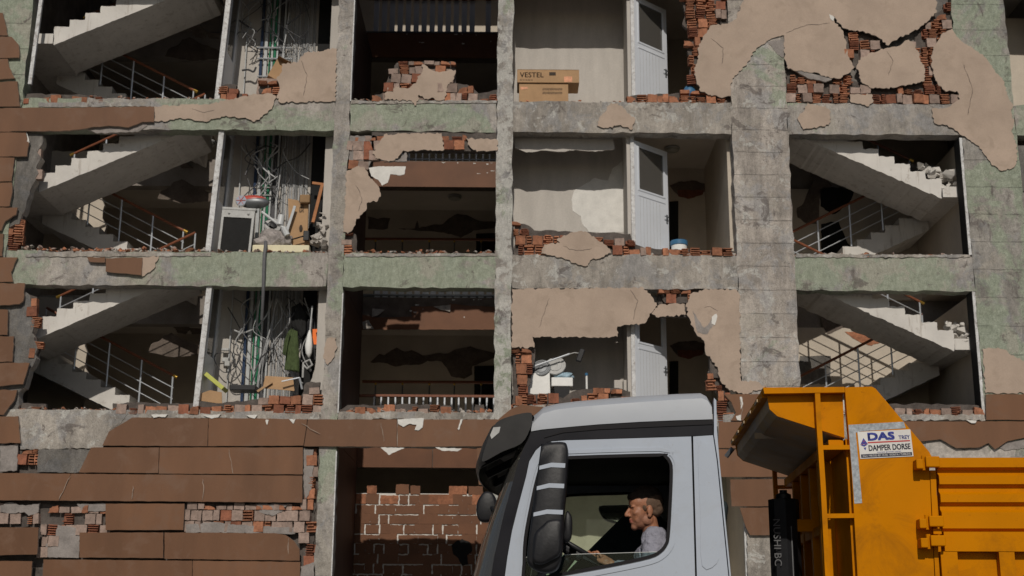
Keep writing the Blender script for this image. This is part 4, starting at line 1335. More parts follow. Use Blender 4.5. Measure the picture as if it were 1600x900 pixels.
def support(o, x0, x1, y0, y1, z1, what):
    random.seed(int(x1 * 1000))
    q = jag([(x0, 0), (x1, 0), (x1 * .92, z1), (x0 * .95, z1)], .015, .08)
    s = MB().xz(q, y0, y1).build('masonry_lump', M['brick_g'])
    s.location = o.location
    return thing(s, 'grey masonry lump propping up the ' + what, 'rubble')

def carton(name, loc, dims, rz, label, text=(), tapes=(), roll=0, group='cardboard boxes'):
    e = empty(name, loc, rz, label=label, category='box')
    w, d, h = dims
    R = Matrix.Rotation(roll, 4, 'Y')
    mb = MB()
    mb.cbox(-w / 2, w / 2, -d / 2, d / 2, 0, h, .006, R)
    mb.build('carton_body', M['card'], e)
    fl = MB()
    fl.box(-w / 2 + .003, w / 2 - .003, -d / 2 - .004, -.004, h + .001, h + .006, R)
    fl.box(-w / 2 + .003, w / 2 - .003, .004, d / 2 + .002, h + .001, h + .006, R)
    fl.build('top_flap', M['card_d'], e)
    for s, size, u, v in text:
        tb = MB()
        text_shapes(tb, s, size, lambda a, b: R @ Vector((-w / 2 + u + a, -d / 2 - .0015, v + b)))
        tb.build('printed_lettering', M['ink'], e)
    for u, v, a, b in tapes:
        MB().xz(jag([(-w / 2 + u, v), (-w / 2 + u + a, v + .01), (-w / 2 + u + a, v + b), (-w / 2 + u, v + b)], .004, .03), -d / 2 - .004, -d / 2 - .001).build('tape_strip', M['tapes'], e)
    return e
M['tapes'] = pm('shiny_orange_tape', (.62, .26, .12), .2, 20, .15, 0, spec=.8)
p0, p1 = W(811, 155, F + .12), W(888, 130, F + .12)
z0 = ZF[1] + .002
hl = p1.z - z0
cx = (p0.x + p1.x) / 2
carton('cardboard_box', (cx, F + .12 + .28, z0), (p1.x - p0.x, .5, hl), 0, 'lower cardboard carton standing on the top ledge, under the wider carton with dark lettering',
       text=(('########', .085, .46, hl - .14), ('########', .085, .46, hl - .22)), tapes=((.03, hl - .13, .14, .06),))
q0, q1 = W(808, 137, F + .1), W(905, 109, F + .1)
hu = q1.z - (z0 + hl + .008)
cu = carton('cardboard_box', ((q0.x + q1.x) / 2, F + .1 + .29, z0 + hl + .008), (q1.x - q0.x, .55, hu), 0, 'upper wider cardboard carton on the top ledge with dark lettering at its left corner',
       text=(('VESTEL', .15, .05, hu - .16), ('VESTEL', .15, .055, hu - .163), ('=====', .09, .05, hu - .25)), tapes=((.93, .01, .16, .12),))
MB().cbox(.02, .15, -.28, -.273, hu - .12, hu - .05, .002).build('printed_mark', M['ink'], cu)
# open carton tipped over in the upper closet
pb = W(428, 128, F + .55)
e = empty('cardboard_box', (pb.x, F + .6, ZF[1]), .3, label='open cardboard carton tipped against the pipes of the top left closet', category='box')
R = Matrix.Translation((0, 0, .62)) @ Matrix.Rotation(.42, 4, 'Y')
MB().box(-.17, .17, -.16, -.155, 0, .42, R).box(-.17, .17, .155, .16, 0, .42, R).box(-.17, -.165, -.154, .154, 0, .42, R).box(.165, .17, -.154, .154, 0, .42, R).box(-.165, .165, -.154, .154, .001, .006, R).build('carton_body', M['card'], e)
MB().box(-.17, .17, -.32, -.162, .415, .42, R).build('top_flap', M['card_d'], e)
support(e, -.3, .3, -.25, .25, .60, 'tipped open carton')

# radiator-like panel heater
pa, pb = W(340, 388, F + .18), W(399, 328, F + .18)
w, h = (pb.x - pa.x) * .93, pb.z - ZF[2]
e = empty('panel_heater', ((pa.x + pb.x) / 2 - .03, F + .24, ZF[2]), 0, label='grey metal heater with black front panel standing beside the leaning door frame', category='heater')
T = Matrix.Shear('XZ', 4, (.0, 0)) if False else Matrix.Rotation(.06, 4, 'Y')
w /= 2
MB().holed([(-w, 0), (w, 0), (w, h), (-w, h)], [(-w + .045, .045), (w - .045, .045), (w - .045, h - .15), (-w + .045, h - .15)], -.05, .05).build('heater_frame', M['greyp'], e).rotation_euler = (0, .05, 0)
MB().cbox(-w + .04, w - .04, -.03, .03, .04, h - .145, .006).build('front_panel', M['blackm'], e).rotation_euler = (0, .05, 0)
MB().cbox(-w - .005, w + .02, -.06, .09, h - .002, h + .05, .01).build('top_lid', M['greyp'], e).rotation_euler = (0, .05, 0)
for kx in (-w + .14, w - .12):
    MB().ball((kx, -.056, h - .07), .025, 10, 8).build('control_knob', M['greyp'], e).rotation_euler = (0, .05, 0)
# vacuum cleaner lying on the heater
pv_ = W(391, 323, F + .2)
zt = ZF[2] + h + .055
e = empty('vacuum_cleaner', (pv_.x, F + .26, zt), 0, label='red and grey vacuum cleaner lying on top of the heater', category='vacuum cleaner')
MB().ball((.06, 0, .12), (.30, .13, .12), 20, 12).build('vacuum_body', M['darksteel'], e, smooth='all')
MB().ball((.03, 0, .165), (.28, .12, .10), 20, 12).build('top_shell', M['red'], e, smooth='all')
T = Matrix.Translation((-.17, -.10, .12)) @ Matrix.Rotation(pi / 2, 4, 'X')
MB().lathe([(.105, -.03), (.11, 0), (.10, .03)], (0, 0, 0), 20, T).build('dust_wheel', M['mirror'], e, smooth=True)
wb = MB()
for k in range(6):
    a = k * pi / 3
    wb.bar(T @ Vector((0, 0, .034)), T @ Vector((.09 * cos(a), .09 * sin(a), .034)), .02, .01)
wb.build('wheel_spoke', M['red'], e)
# crumpled plastic sheet, machine parts, tube
random.seed(3)
def crumple(name, c, r, mat, label, cat, n=420, flat=(1, .7, 1)):
    bm = bmesh.new()
    bmesh.ops.create_icosphere(bm, subdivisions=3, radius=1)
    sd = random.random() * 100
    from mathutils import noise
    for v in bm.verts:
        k = 1 + .38 * noise.noise(v.co * 1.8 + Vector((sd, 0, 0))) + .26 * abs(noise.noise(v.co * 4.2 + Vector((0, sd, 0))))
        v.co = Vector((v.co.x * r * flat[0], v.co.y * r * flat[1], v.co.z * r * flat[2])) * k
    mn = min(v.co.z for v in bm.verts)
    for v in bm.verts:
        v.co.z -= mn
    mb = MB().bm(bm)
    o = mb.build(name, M[mat])
    o.location = c
    return thing(o, label, cat)
x = W(428, 370, F + .3).x
crumple('plastic_sheet', (x, F + .35, ZF[2] + .1), .30, 'junk', 'crumpled dusty plastic sheet between the heater and the tall carton', 'plastic sheet', flat=(1.1, .7, .72))
x = W(427, 333, F + .5).x
e = empty('fan_heater', (x, F + .55, ZF[2]), 0, label='dusty white round fan lying behind the crumpled plastic sheet', category='fan')
T = Matrix.Translation((0, 0, .70)) @ Matrix.Rotation(1.2, 4, 'X') @ Matrix.Rotation(.3, 4, 'Y')
MB().lathe([(.10, -.08), (.17, -.06), (.18, .0), (.16, .03), (.10, .035), (.09, .0)], (0, 0, 0), 20, T).build('fan_shell', M['greyp'], e, smooth=True)
MB().lathe([(.08, .0), (.07, .04), (.02, .05)], (0, 0, 0), 14, T).build('fan_hub', M['black'], e, smooth=True)
MB().box(-.03, .03, -.03, .03, 0, .56).build('fan_post', M['greyp'], e)
x = W(440, 350, F + .22)
e = thing(MB().tube([W(409, 331, F + .3), W(437, 352, F + .25), W(447, 358, F + .22)], .025, 8).tube([W(437, 352, F + .25), W(440, 337, F + .28)], .07, 12).tube([W(443, 356, F + .2), W(449, 368, F + .2)], .06, 10).build('metal_tube', M['whitepipe'], smooth=True), 'white metal tube with fat joints lying across the plastic sheet', 'tube')
# tall carton with lettering
pa = W(447, 307, F + .45)
xa, xb = W(455, 380, F + .45).x, W(480, 380, F + .45).x
za = ZF[2] + .003
e = empty('cardboard_sheet', ((xa + xb) / 2, F + .45, za), 0, label='tall narrow cardboard carton with dark lettering leaning in the middle closet', category='box')
hz = W(460, 306, F + .45).z - za
MB().prism([(-.17, 0), (.17, 0), (.20, .35), (.15, .58), (.13, hz + .02), (-.04, hz - .14), (-.06, hz - .08), (-.27, hz - .04), (-.24, hz * .7)], lambda x, z: (x, -.03 + z * .06, z), lambda x, z: (x, .05 + z * .06, z)).build('carton_body', M['card'], e)
MB().cbox(-.02, .18, -.1, .03, hz - .17, hz + .0, .02).build('torn_flap', M['card_d'], e)
tb = MB()
text_shapes(tb, 'VES', .13, lambda u, v: Vector((-.03 + v * .9, -.045 + (hz - .18 - u) * .06, hz - .13 - u)))
tb.build('printed_lettering', M['ink'], e)
MB().ball((.02, -.012, hz * .48), (.035, .01, .07), 10, 8).build('printed_mark', M['ink'], e)
thing(MB().bar(W(461, 322, F + .36), W(448, 362, F + .34), .05, .03).bar(W(448, 362, F + .34), W(454, 384, F + .33), .05, .03).build('metal_strip', M['darksteel']), 'bent dark grey metal strip in front of the tall carton', 'metal strip')
thing(MB().tube([W(450, 376, F + .3), W(474, 369, F + .3)], .014, 6).cbox(W(474, 369, F + .3).x, W(483, 369, F + .3).x, F + .27, F + .33, W(478, 376, F + .3).z, W(478, 361, F + .3).z, .01).build('black_squeegee', M['black']), 'small black squeegee lying at the foot of the tall carton', 'squeegee')
thing(MB().bar(W(504, 288, F + .8), W(489, 348, F + .55), .06, .05).bar(W(488, 286, F + .8), W(510, 289, F + .8), .05, .05).build('timber_prop', M['wood_t']), 'orange-brown T-shaped timber prop leaning at the right of the middle closet', 'timber')
o = MB().cbox(W(395, 388, F + .12).x, W(484, 388, F + .12).x, F + .06, F + .25, ZF[2] + .02, ZF[2] + .02 + .15, .02).build('foam_plank', M['foamy'])
thing(o, 'long cream foam plank lying on the ledge of the middle closet', 'plank')
# broken masonry heap at the right of the closets
for s, pts in ((2, [(500, 352, .11), (505, 340, .09), (507, 330, .07), (496, 368, .12), (506, 362, .12), (502, 376, .13), (492, 380, .10), (508, 380, .13), (510, 350, .09)]),):
    mb = MB()
    for a, b, r in pts:
        for k in range(3):
            chunk_mesh(mb, W(a + random.uniform(-3, 3), b + random.uniform(-4, 4), F + random.uniform(.2, .7)), r * random.uniform(.7, 1.1))
    bpart(mb.build('broken_masonry', M['closet'], kind='stuff'))
slab('broken_masonry', [(508, 535), (512, 560), (500, 590), (492, 620), (480, 640), (460, 640), (478, 618), (488, 590), (498, 555)], [M['closet'], M['core']], F + .45, .15, .02, .1)

# jacket on a hook, orange tool, mop, straps
def cloth(name, pts, Y, mat, label, cat, depth=.09, folds=5):
    """hanging cloth: outline filled with folds front and back"""
    q = pxz(pts, Y)
    zs = [p[1] for p in q]
    z0, z1 = min(zs), max(zs)
    nz, nx = 18, 12
    rows = []
    for k in range(nz + 1):
        z = z0 + (z1 - z0) * (k + .02) / (nz + .04)
        xs = []
        for i in range(len(q)):
            (xa, za), (xb, zb) = q[i], q[(i + 1) % len(q)]
            if (za > z) != (zb > z):
                xs.append(xa + (xb - xa) * (z - za) / (zb - za))
        rows.append((min(xs), max(xs), z))
    mb = MB()
    vs = []
    for side in (-1, 1):
        for x0, x1, z in rows:
            for i in range(nx + 1):
                t = i / nx
                dd = depth * (sin(pi * t) ** .6) * (.7 + .3 * sin(t * folds * pi * 2 + z * 5)) + .004
                vs.append((x0 + (x1 - x0) * t, Y + side * dd * (1 if side < 0 else .5), z))
    fs = []
    n1 = nx + 1
    off = n1 * (nz + 1)
    for k in range(nz):
        for i in range(nx):
            a = k * n1 + i
            fs.append([a, a + 1, a + 1 + n1, a + n1])
            fs.append([off + a, off + a + n1, off + a + 1 + n1, off + a + 1])
    for k in range(nz):
        for i in (0, nx):
            a = k * n1 + i
            fs.append([a, a + n1, off + a + n1, off + a])
    for i in range(nx):
        for k in (0, nz):
            a = k * n1 + i
            fs.append([a, a + 1, off + a + 1, off + a])
    mb.add(vs, fs)
    return mb.build(name, M[mat], smooth='all') if label is None else thing(mb.build(name, M[mat], smooth='all'), label, cat)
jk = cloth('hanging_jacket', [(456, 514), (465, 517), (467, 545), (468, 582), (444, 580), (446, 560), (447, 545), (442, 548), (445, 530), (450, 518)], F + .5, 'olive', 'olive green jacket hanging in the lowest open closet', 'jacket')
sl = cloth('sleeve', [(449, 520), (454, 522), (450, 538), (447, 556), (441, 553), (444, 535)], F + .40, 'olive', None, None, .04, 2)
sl.parent = jk
thing(cloth('dark_bag', [(455, 480), (470, 474), (480, 490), (478, 520), (470, 530), (464, 516), (456, 512)], F + .75, 'blackm', 'x', 'bag'), 'black bag hanging above the olive jacket', 'bag')
thing(cloth('dark_bag', [(480, 500), (492, 495), (496, 530), (500, 550), (494, 566), (484, 562), (478, 540)], F + .72, 'black', 'x', 'bag'), 'black bag hanging behind the orange tool', 'bag')
tl = empty('orange_tool', W(495, 535, F + .5), 0, label='bright orange and black power tool hanging beside the white sponge mop', category='tool')
P = lambda a, b, Y=F + .5: W(a, b, Y) - W(495, 535, F + .5)
MB().xz([(p.x, p.z) for p in (P(489, 515), P(496, 515), P(497, 519), P(494, 521), P(496, 530), P(502, 534), P(502, 539), P(491, 539), P(489, 528))], -.05, .05).build('tool_body', M['orange'], tl)
MB().xz([(p.x, p.z) for p in (P(490, 539.5), P(502, 539.5), P(499, 546), P(492, 545))], -.045, .045).build('tool_battery', M['black'], tl)
sm = empty('sponge_mop', W(484, 560, F + .45), 0, label='white long-handled sponge mop hanging head down in the lowest closet', category='mop')
P = lambda a, b, Y=F + .45: W(a, b, Y) - W(484, 560, F + .45)
MB().tube([P(488, 478), P(486, 500), P(484, 522)], .014, 6).build('mop_handle', M['whitepipe'], sm)
MB().tube([P(484, 516), P(483.5, 524), P(482.5, 540), P(482.5, 552), P(483, 559)], [.015, .045, .075, .06, .015], 10).build('mop_head', M['foam'], sm, smooth='all')
thing(MB().tube([W(476, 566, F + .4), W(484, 562, F + .4), W(488, 570, F + .4), W(480, 576, F + .4), W(474, 570, F + .4)], .02, 6).tube([W(474, 566, F + .4), W(473, 590, F + .4)], .02, 6).build('clothes_hanger', M['greyp']), 'bent grey metal bracket under the sponge mop', 'bracket')
# junk on the lowest closet floor
thing(MB().cbox(-.04, .04, -.2, .2, -.03, .42, .01, Matrix.Translation(W(350, 608, F + .4)) @ Matrix.Rotation(-.9, 4, 'Y')).build('paint_tin_box', M['yellowgreen']), 'slim yellow-green box lying at the foot of the lowest door frame', 'box')
thing(MB().cbox(W(362, 612, F + .5).x, W(402, 612, F + .5).x, F + .3, F + .7, W(380, 612, F + .5).z, W(380, 604, F + .5).z, .01).build('black_case', M['black']), 'flat black case lying on the rubble of the lowest closet', 'case')
o = MB().prism([(0, 0), (.6, -.05), (.55, .22), (.02, .25)], lambda x, z: W(412, 608, F + .45) + Vector((x, -.1 + z * .3, z)), lambda x, z: W(412, 608, F + .45) + Vector((x, -.08 + z * .3, z))).build('cardboard_sheet', M['card'])
thing(o, 'torn sheet of brown cardboard below the olive jacket', 'cardboard')
thing(MB().bar(W(402, 612, F + .3), W(425, 597, F + .35), .07, .04).build('timber_piece', M['wood']), 'short pale timber offcut lying in front of the torn cardboard sheet', 'timber')
thing(MB().prism([(0, 0), (.42, -.06), (.4, .16), (.18, .2), (.02, .14)], lambda x, z: W(312, 626, F + .2) + Vector((x, 0, z)), lambda x, z: W(312, 626, F + .2) + Vector((x, .02, z))).build('cardboard_scrap', M['card']), 'scrap of brown cardboard at the base of the lowest leaning door frame', 'cardboard')
thing(MB().bar(W(440, 596, F + .2), W(468, 590, F + .25), .04, .02).bar(W(468, 590, F + .25), W(472, 608, F + .2), .03, .02).build('metal_rail', M['steel']), 'bent steel rail lying below the clothes in the lowest closet', 'rail')

# blue water bottle or ball in the broken wall, bucket by the door
bx = W(1077, 134, F + .2)
e = empty('blue_drum', (bx.x, bx.y, ZF[1] + .10), 0, label='dark blue round drum wedged in the broken wall beside the top floor door', category='drum')
MB().lathe([(.05, 0), (.10, .02), (.125, .10), (.125, .16), (.09, .24), (.04, .27)], (0, 0, .06), 18).build('drum_shell', M['blue'], e, smooth=True)
MB().box(-.1, .1, -.08, .08, 0, .0595).build('drum_foot', M['grey_render'], e)
bx = W(1061, 385, F + .7)
hb = W(1061, 377, F + .7).z - ZF[2]
e = empty('plastic_bucket', (bx.x, F + .7, ZF[2]), 0, label='pale plastic bucket with blue rim beside the middle floor door', category='bucket')
MB().lathe([(.13, 0), (.155, hb - .1)], (0, 0, 0), 20).build('bucket_shell', M['foam'], e, smooth=True)
MB().lathe([(.157, hb - .1), (.17, hb - .09), (.17, hb - .01), (.16, hb), (.14, hb - .02)], (0, 0, .001), 20).build('bucket_rim', M['blue'], e, smooth=True)

# storage heap in the lowest recess
o = empty('polystyrene_box', (W(842, 610, F + .3).x, F + .42, ZF[3]), 0, label='large white polystyrene box on the rubble beside the brick stub of the lowest recess', category='box')
a, b = W(824, 616, F + .3), W(862, 583, F + .3)
hw = (b.x - a.x) / 2
support(o, -hw, hw, -.1, .3, a.z - ZF[3] - .002, 'polystyrene box')
MB().cbox(-hw, hw, -.12, .3, a.z - ZF[3], b.z - ZF[3], .012).build('foam_body', M['foam'], o).rotation_euler = (0, -.03, 0)
o = empty('plastic_bin', (W(879, 612, F + .3).x, F + .35, ZF[3]), 0, label='black plastic bin capped with a white tray next to the polystyrene box', category='bin')
a, b = W(866, 622, F + .3), W(893, 605, F + .3)
zb_, zt_ = a.z - ZF[3] - .1, b.z - ZF[3]
support(o, -.14, .14, -.1, .12, zb_ - .002, 'black plastic bin')
MB().prism([(-.13, -.1), (.11, -.1), (.11, .16), (-.13, .16)], lambda x, y: (x, y, zb_), lambda x, y: (x * 1.25, y * 1.2, zt_)).build('bin_body', M['black'], o)
MB().cbox(-.21, .19, -.14, .22, zt_ + .003, zt_ + .17, .012).build('white_tray', M['foam'], o)
zt2 = ZF[3] + zt_ + .175
crumple('blue_bag', (W(880, 590, F + .4).x, F + .42, zt2 - .02), .15, 'paleblue', 'pale blue plastic bag lying in the white tray', 'bag', flat=(1.1, .8, .5))
zt3 = W(842, 583, F + .3).z
crumple('blue_bag', (W(829, 556, F + .62).x, F + .62, zt3 - .1), .19, 'paleblue', 'pale blue plastic bag squeezed behind the brick stub', 'bag', flat=(.8, .7, 1.1))
brick_field([(803, 636), (803, 617), (858, 614), (880, 622), (900, 610), (960, 606), (985, 612), (985, 646), (803, 646)], Y=F + .12, fin=.45, orange=.4, miss=.12)
# fan: two overlapping round guards and its base pole
e = empty('floor_fan', (W(862, 575, F + .35).x, F + .4, zt3), 0, label='dismantled dusty fan with round guards lying on the polystyrene box', category='fan')
for k, (px, py, r, tl_) in enumerate(((868, 572, .20, .9), (846, 575, .18, .7))):
    q = W(px, py, F + .36) - Vector(e.location)
    T = Matrix.Translation(q) @ Matrix.Rotation(-.35, 4, 'Y') @ Matrix.Rotation(1.12, 4, 'X')
    MB().lathe([(r * .97, -.02), (r, .0), (r * .97, .02), (r * .85, .02), (r * .8, .012), (r * .62, .012), (r * .6, .025), (r * .25, .03), (r * .2, .02)], (0, 0, 0), 24, T).build('fan_guard', M['greyp' if k == 0 else 'darksteel'], e, smooth=True)
e = empty('floor_mop', W(870, 560, F + .28), 0, label='floor mop with pale metal handle and black head resting on the fan', category='mop')
P = lambda a, b, Y=F + .25: W(a, b, Y) - W(870, 560, F + .28)
MB().tube([P(833, 573), P(890, 553)], .018, 8).build('mop_handle', M['steel'], e)
MB().tube([P(890, 553), P(898, 551), P(905, 552)], .01, 6).build('mop_joint', M['greyp'], e)
MB().cbox(-.05, .05, -.05, .05, -.13, .12, .015, Matrix.Translation(P(907, 555)) @ Matrix.Rotation(.35, 4, 'Y')).build('mop_head', M['black'], e)
thing(MB().tube([(W(917, 583, F + .5).x, F + .5, ZF[3]), W(916.5, 587, F + .5)], .02, 8).build('white_pole', M['foam']), 'thin white pole with no head standing in the rubble of the lowest recess', 'pole').name = 'white_pole'
MB().tube([W(916.5, 587, F + .5) + Vector((0, 0, .001)), W(916, 583, F + .5)], .03, 8).build('pole_cap', M['blue'], bpy.data.objects['white_pole'])
bpy.data.objects['white_pole']['label'] = 'thin white pole with blue cap standing in the rubble of the lowest recess'
for k, (a, b) in enumerate(((959, 972), (973.5, 985))):
    bpart(MB().cbox(W(a, 600, F + .6).x, W(b, 600, F + .6).x, F + .5, F + .7, ZF[3] + .002, W(a, 595, F + .6).z, .015).build('wall_tile', M['closet']))

# ------------------------------------------------------------------ rubble on the ledges
random.seed(77)
frag = []
for k in range(8):
    mb = MB()
    bm = bmesh.new()
    for i in range(random.randint(8, 11)):
        v = Vector((random.gauss(0, 1), random.gauss(0, 1), random.gauss(0, 1))).normalized()
        bm.verts.new((v.x * random.uniform(.7, 1.2), v.y * random.uniform(.7, 1.2), v.z * .65))
    bmesh.ops.convex_hull(bm, input=bm.verts[:])
    for v in [v for v in bm.verts if not v.link_faces]:
        bm.verts.remove(v)
    mb.bm(bm)
    frag.append(mb.mesh('brick_fragment', M[('brick', 'brick_g', 'core', 'brick', 'brick_r', 'brick', 'closet', 'brick')[k]]))
NAMES = {1: 'top', 2: 'middle', 3: 'lowest'}
def debris(s, a, b, where, n, nf, y0=.0, y1=.28, hmax=.10, big=.075):
    """fine rubble as stuff, larger pieces as fragments"""
    x0, x1 = W(a, {1: 158, 2: 397, 3: 645}[s]).x, W(b, {1: 158, 2: 397, 3: 645}[s]).x
    mb = MB()
    for k in range(int(n * 1.5)):
        r = random.uniform(.015, .055) * random.choice((.6, 1, 1.2))
        mb.cur = random.choice((0, 0, 1, 1, 2, 2))
        chunk_mesh(mb, Vector((random.uniform(x0, x1), F + random.uniform(y0 + .02, y1), ZF[s] + r * .35 + (random.random() ** 2) * hmax * .3)), r)
    o = mb.build('fine_rubble', [M['brick'], M['brick_g'], M['core']], kind='stuff')
    o['label'] = 'crumbled brick and mortar along the %s ledge %s' % (NAMES[s], where)
    o['category'] = 'rubble'
    for k in range(int(nf * 1.3)):
        o = newobj('brick_fragment', random.choice(frag))
        r = random.uniform(.035, big)
        o.location = (random.uniform(x0, x1), F + random.uniform(y0 + .05, y1), ZF[s] + r * .5)
        o.scale = (r * random.uniform(1, 1.7), r, r * random.uniform(.7, 1.1))
        o.rotation_euler = (random.uniform(-.3, .3), random.uniform(-.4, .4), random.uniform(0, 6))
        thing(o, 'loose broken brick piece on the %s ledge %s' % (NAMES[s], where), 'brick', 'brick pieces %s %s' % (NAMES[s], where))
debris(1, 170, 342, 'below the top left staircase', 60, 9)
debris(1, 548, 778, 'of the open well', 60, 8)
debris(1, 803, 990, 'by the cardboard cartons', 40, 3, hmax=.05, big=.045)
debris(1, 985, 1142, 'below the top floor door', 60, 10)
debris(2, 30, 330, 'below the middle left staircase', 220, 26, hmax=.25, big=.09)
debris(2, 330, 513, 'of the middle closet', 90, 12, y1=.18)
debris(2, 537, 776, 'of the open well', 120, 20, hmax=.2, big=.09)
debris(2, 990, 1150, 'below the middle floor door', 90, 8, hmax=.1, big=.05)
debris(2, 1242, 1516, 'below the middle right staircase', 170, 22, hmax=.18, big=.09)
debris(3, 30, 180, 'below the lowest left staircase', 60, 6, hmax=.1, big=.05)
debris(3, 180, 500, 'of the lowest closet', 150, 22, y0=.12, y1=.5, hmax=.22, big=.10)
debris(3, 525, 772, 'of the open well', 110, 12, hmax=.2)
debris(3, 800, 995, 'of the lowest recess', 150, 24, y0=.1, y1=.55, hmax=.22, big=.11)
debris(3, 1250, 1538, 'below the lowest right staircase', 120, 10, hmax=.3)
# ------------------------------------------------------------------ the tipper lorry
PSI = radians(4.5)
TO = Vector((.55, 8.05, 0))
AX = Vector((cos(PSI), -sin(PSI), 0))
AY = Vector((sin(PSI), cos(PSI), 0))
TR = empty('tipper_lorry', TO, -PSI)
thing(TR, 'white-cabbed tipper lorry with yellow dump body driving past the damaged block', 'lorry')
WD = 2.35                                      # width of the cab

def L(px, py, yl=0.0):
    """picture point to the lorry's own x, z on its plane y = yl"""
    d = ray(px, py)
    t = (yl - (CAM - TO).dot(AY)) / d.dot(AY)
    p = CAM + d * t - TO
    return (p.dot(AX), p.z)

def LP(pts, yl=0.0):
    return [L(a, b, yl) for a, b in pts]

def L3(px, py, yl):
    x, z = L(px, py, yl)
    return Vector((x, yl, z))

def far(mb):
    """mirror a part to the far side of the cab"""
    r = MB()
    r.v = [(x, WD - y, z) for x, y, z in mb.v]
    r.f, r.mi = mb.f, mb.mi
    return r

def round_poly(p, r=.03, n=3):
    return p

# --- doors with window openings
door_out = [(1080, 682), (985, 685), (885, 688), (860, 690), (847, 695), (837, 704), (827, 721), (822, 745), (810, 790), (800, 830), (793, 870), (789, 900), (782, 960), (780, 1080), (1090, 1080), (1086, 900)]
win = [(858, 717), (890, 713), (1030, 709), (1041, 712), (1048, 720), (1051, 736), (1049, 790), (1046, 838), (1042, 852), (1033, 863), (1015, 872), (960, 884), (895, 896), (850, 904), (818, 908), (817, 880), (819, 840), (828, 790), (838, 745), (846, 725)]
def scale_poly(p, k):
    cx = sum(a for a, b in p) / len(p)
    cy = sum(b for a, b in p) / len(p)
    out = []
    n = len(p)
    for i in range(n):
        a, b, c = Vector(p[i - 1]), Vector(p[i]), Vector(p[(i + 1) % n])
        t = ((b - a).normalized() + (c - b).normalized()).normalized()
        nrm = Vector((t.y, -t.x))
        if nrm.dot(b - Vector((cx, cy))) < 0:
            nrm = -nrm
        out.append(tuple(b + nrm * k))
    return out
def smooth_poly(p, n=4):
    out = []
    m = len(p)
    for i in range(m):
        p0, p1, p2, p3 = [Vector(p[(i + j) % m]) for j in (-1, 0, 1, 2)]
        for k in range(n):
            t = k / n
            q = .5 * ((2 * p1) + (p2 - p0) * t + (2 * p0 - 5 * p1 + 4 * p2 - p3) * t * t + (3 * p1 - p0 - 3 * p2 + p3) * t ** 3)
            out.append(tuple(q))
    return out
winS = smooth_poly(win, 3)
seal_o = scale_poly(winS, .5)
seal_i = scale_poly(winS, -4.5)

def sided(fn, name, mat, par=TR, smooth=False, label=None):
    """build fn(MB) on the near side and mirrored on the far side"""
    m1 = fn(MB())
    a = m1.build(name, mat, par if not isinstance(par, tuple) else par[0], smooth)
    b = far(fn(MB())).build(name, mat, par if not isinstance(par, tuple) else par[1], smooth)
    return a, b

dn, df = sided(lambda m: m.holed(LP(door_out), LP(winS), 0, .05), 'cab_door', M['cabwhite'])
sided(lambda m: m.holed(LP(seal_o), LP(seal_i), -.008, .03), 'window_seal', M['trim'], (dn, df))
# pressed line of the door: raised frame above and below the window
sided(lambda m: m.holed(LP(scale_poly(winS, 10)), LP(scale_poly(winS, 4)), -.005, .001), 'window_frame_press', M['cabwhite'], (dn, df))
# half-lowered side panes
pane = [(817, 871), (900, 866), (1038, 862), (1033, 866), (1015, 875), (960, 887), (895, 899), (850, 907), (818, 911)]
g1 = MB().xz(LP(pane), .014, .020).build('side_pane', M['glass_teal'], dn)
g2 = MB().xz(LP(winS), WD - .02, WD - .014).build('side_pane', M['glass_wind'], df)
MB().tube([L3(817, 871, .017), L3(900, 866, .017), L3(1038, 862, .017)], .0016, 5).build('pane_edge', M['foam'], dn)
# door handle well below the picture
sided(lambda m: m.cbox(*(lambda a, b: (a[0], b[0], -.03, -.0005, b[1], a[1]))(L(1000, 955), L(1065, 975)), .008), 'door_handle', M['black'], (dn, df))
# --- rear side panel and corner strip
sided(lambda m: m.xz(LP([(1083, 682), (1114, 680), (1120, 720), (1130, 820), (1138, 900), (1146, 1080), (1093, 1080), (1089, 900)]), .0, .05), 'rear_side_panel', M['cabwhite'])
sided(lambda m: m.xz(LP([(1115.5, 622), (1119, 626), (1120, 672), (1124, 720), (1134, 820), (1142, 900), (1150, 1080), (1147.5, 1080), (1139.5, 900), (1131.5, 820), (1121.5, 720), (1115.5, 680)]), -.01, .09), 'cab_corner_strip', M['cabwhite'])
sided(lambda m: m.xz(LP(smooth_poly([(1091, 696), (1104, 694), (1110, 702), (1118, 780), (1124, 850), (1120, 880), (1097, 884), (1094, 800)], 3)), -.005, .001), 'panel_press', M['cabwhite'])
# gap between door and rear panel stays open and dark: a black pillar behind it
sided(lambda m: m.xz(LP([(1070, 684), (1100, 684), (1110, 1080), (1080, 1080)]), .052, .10), 'door_pillar', M['blackm'])
# --- dark band over the door and the black windscreen pillar
band = [(828, 675), (847, 671), (891, 667), (935, 663), (1020, 658), (1114, 655), (1114, 679), (1080, 681), (985, 684), (885, 687), (860, 689), (846, 694), (836, 703), (826, 720), (821, 745), (809, 790), (799, 830), (792, 870), (788, 900), (781, 960), (779, 1080), (745, 1080), (750, 960), (767, 900), (772, 870), (780, 835), (788, 800), (798, 765), (810, 720)]
sided(lambda m: m.xz(LP(band), .006, .055), 'roof_pillar', M['navy'])
sided(lambda m: m.xz(LP([(891, 667.5), (935, 664), (1020, 659), (1113, 656), (1113, 663), (1020, 667), (935, 671), (880, 676), (850, 684)]), .0, .005), 'gutter_strip', M['trim'])

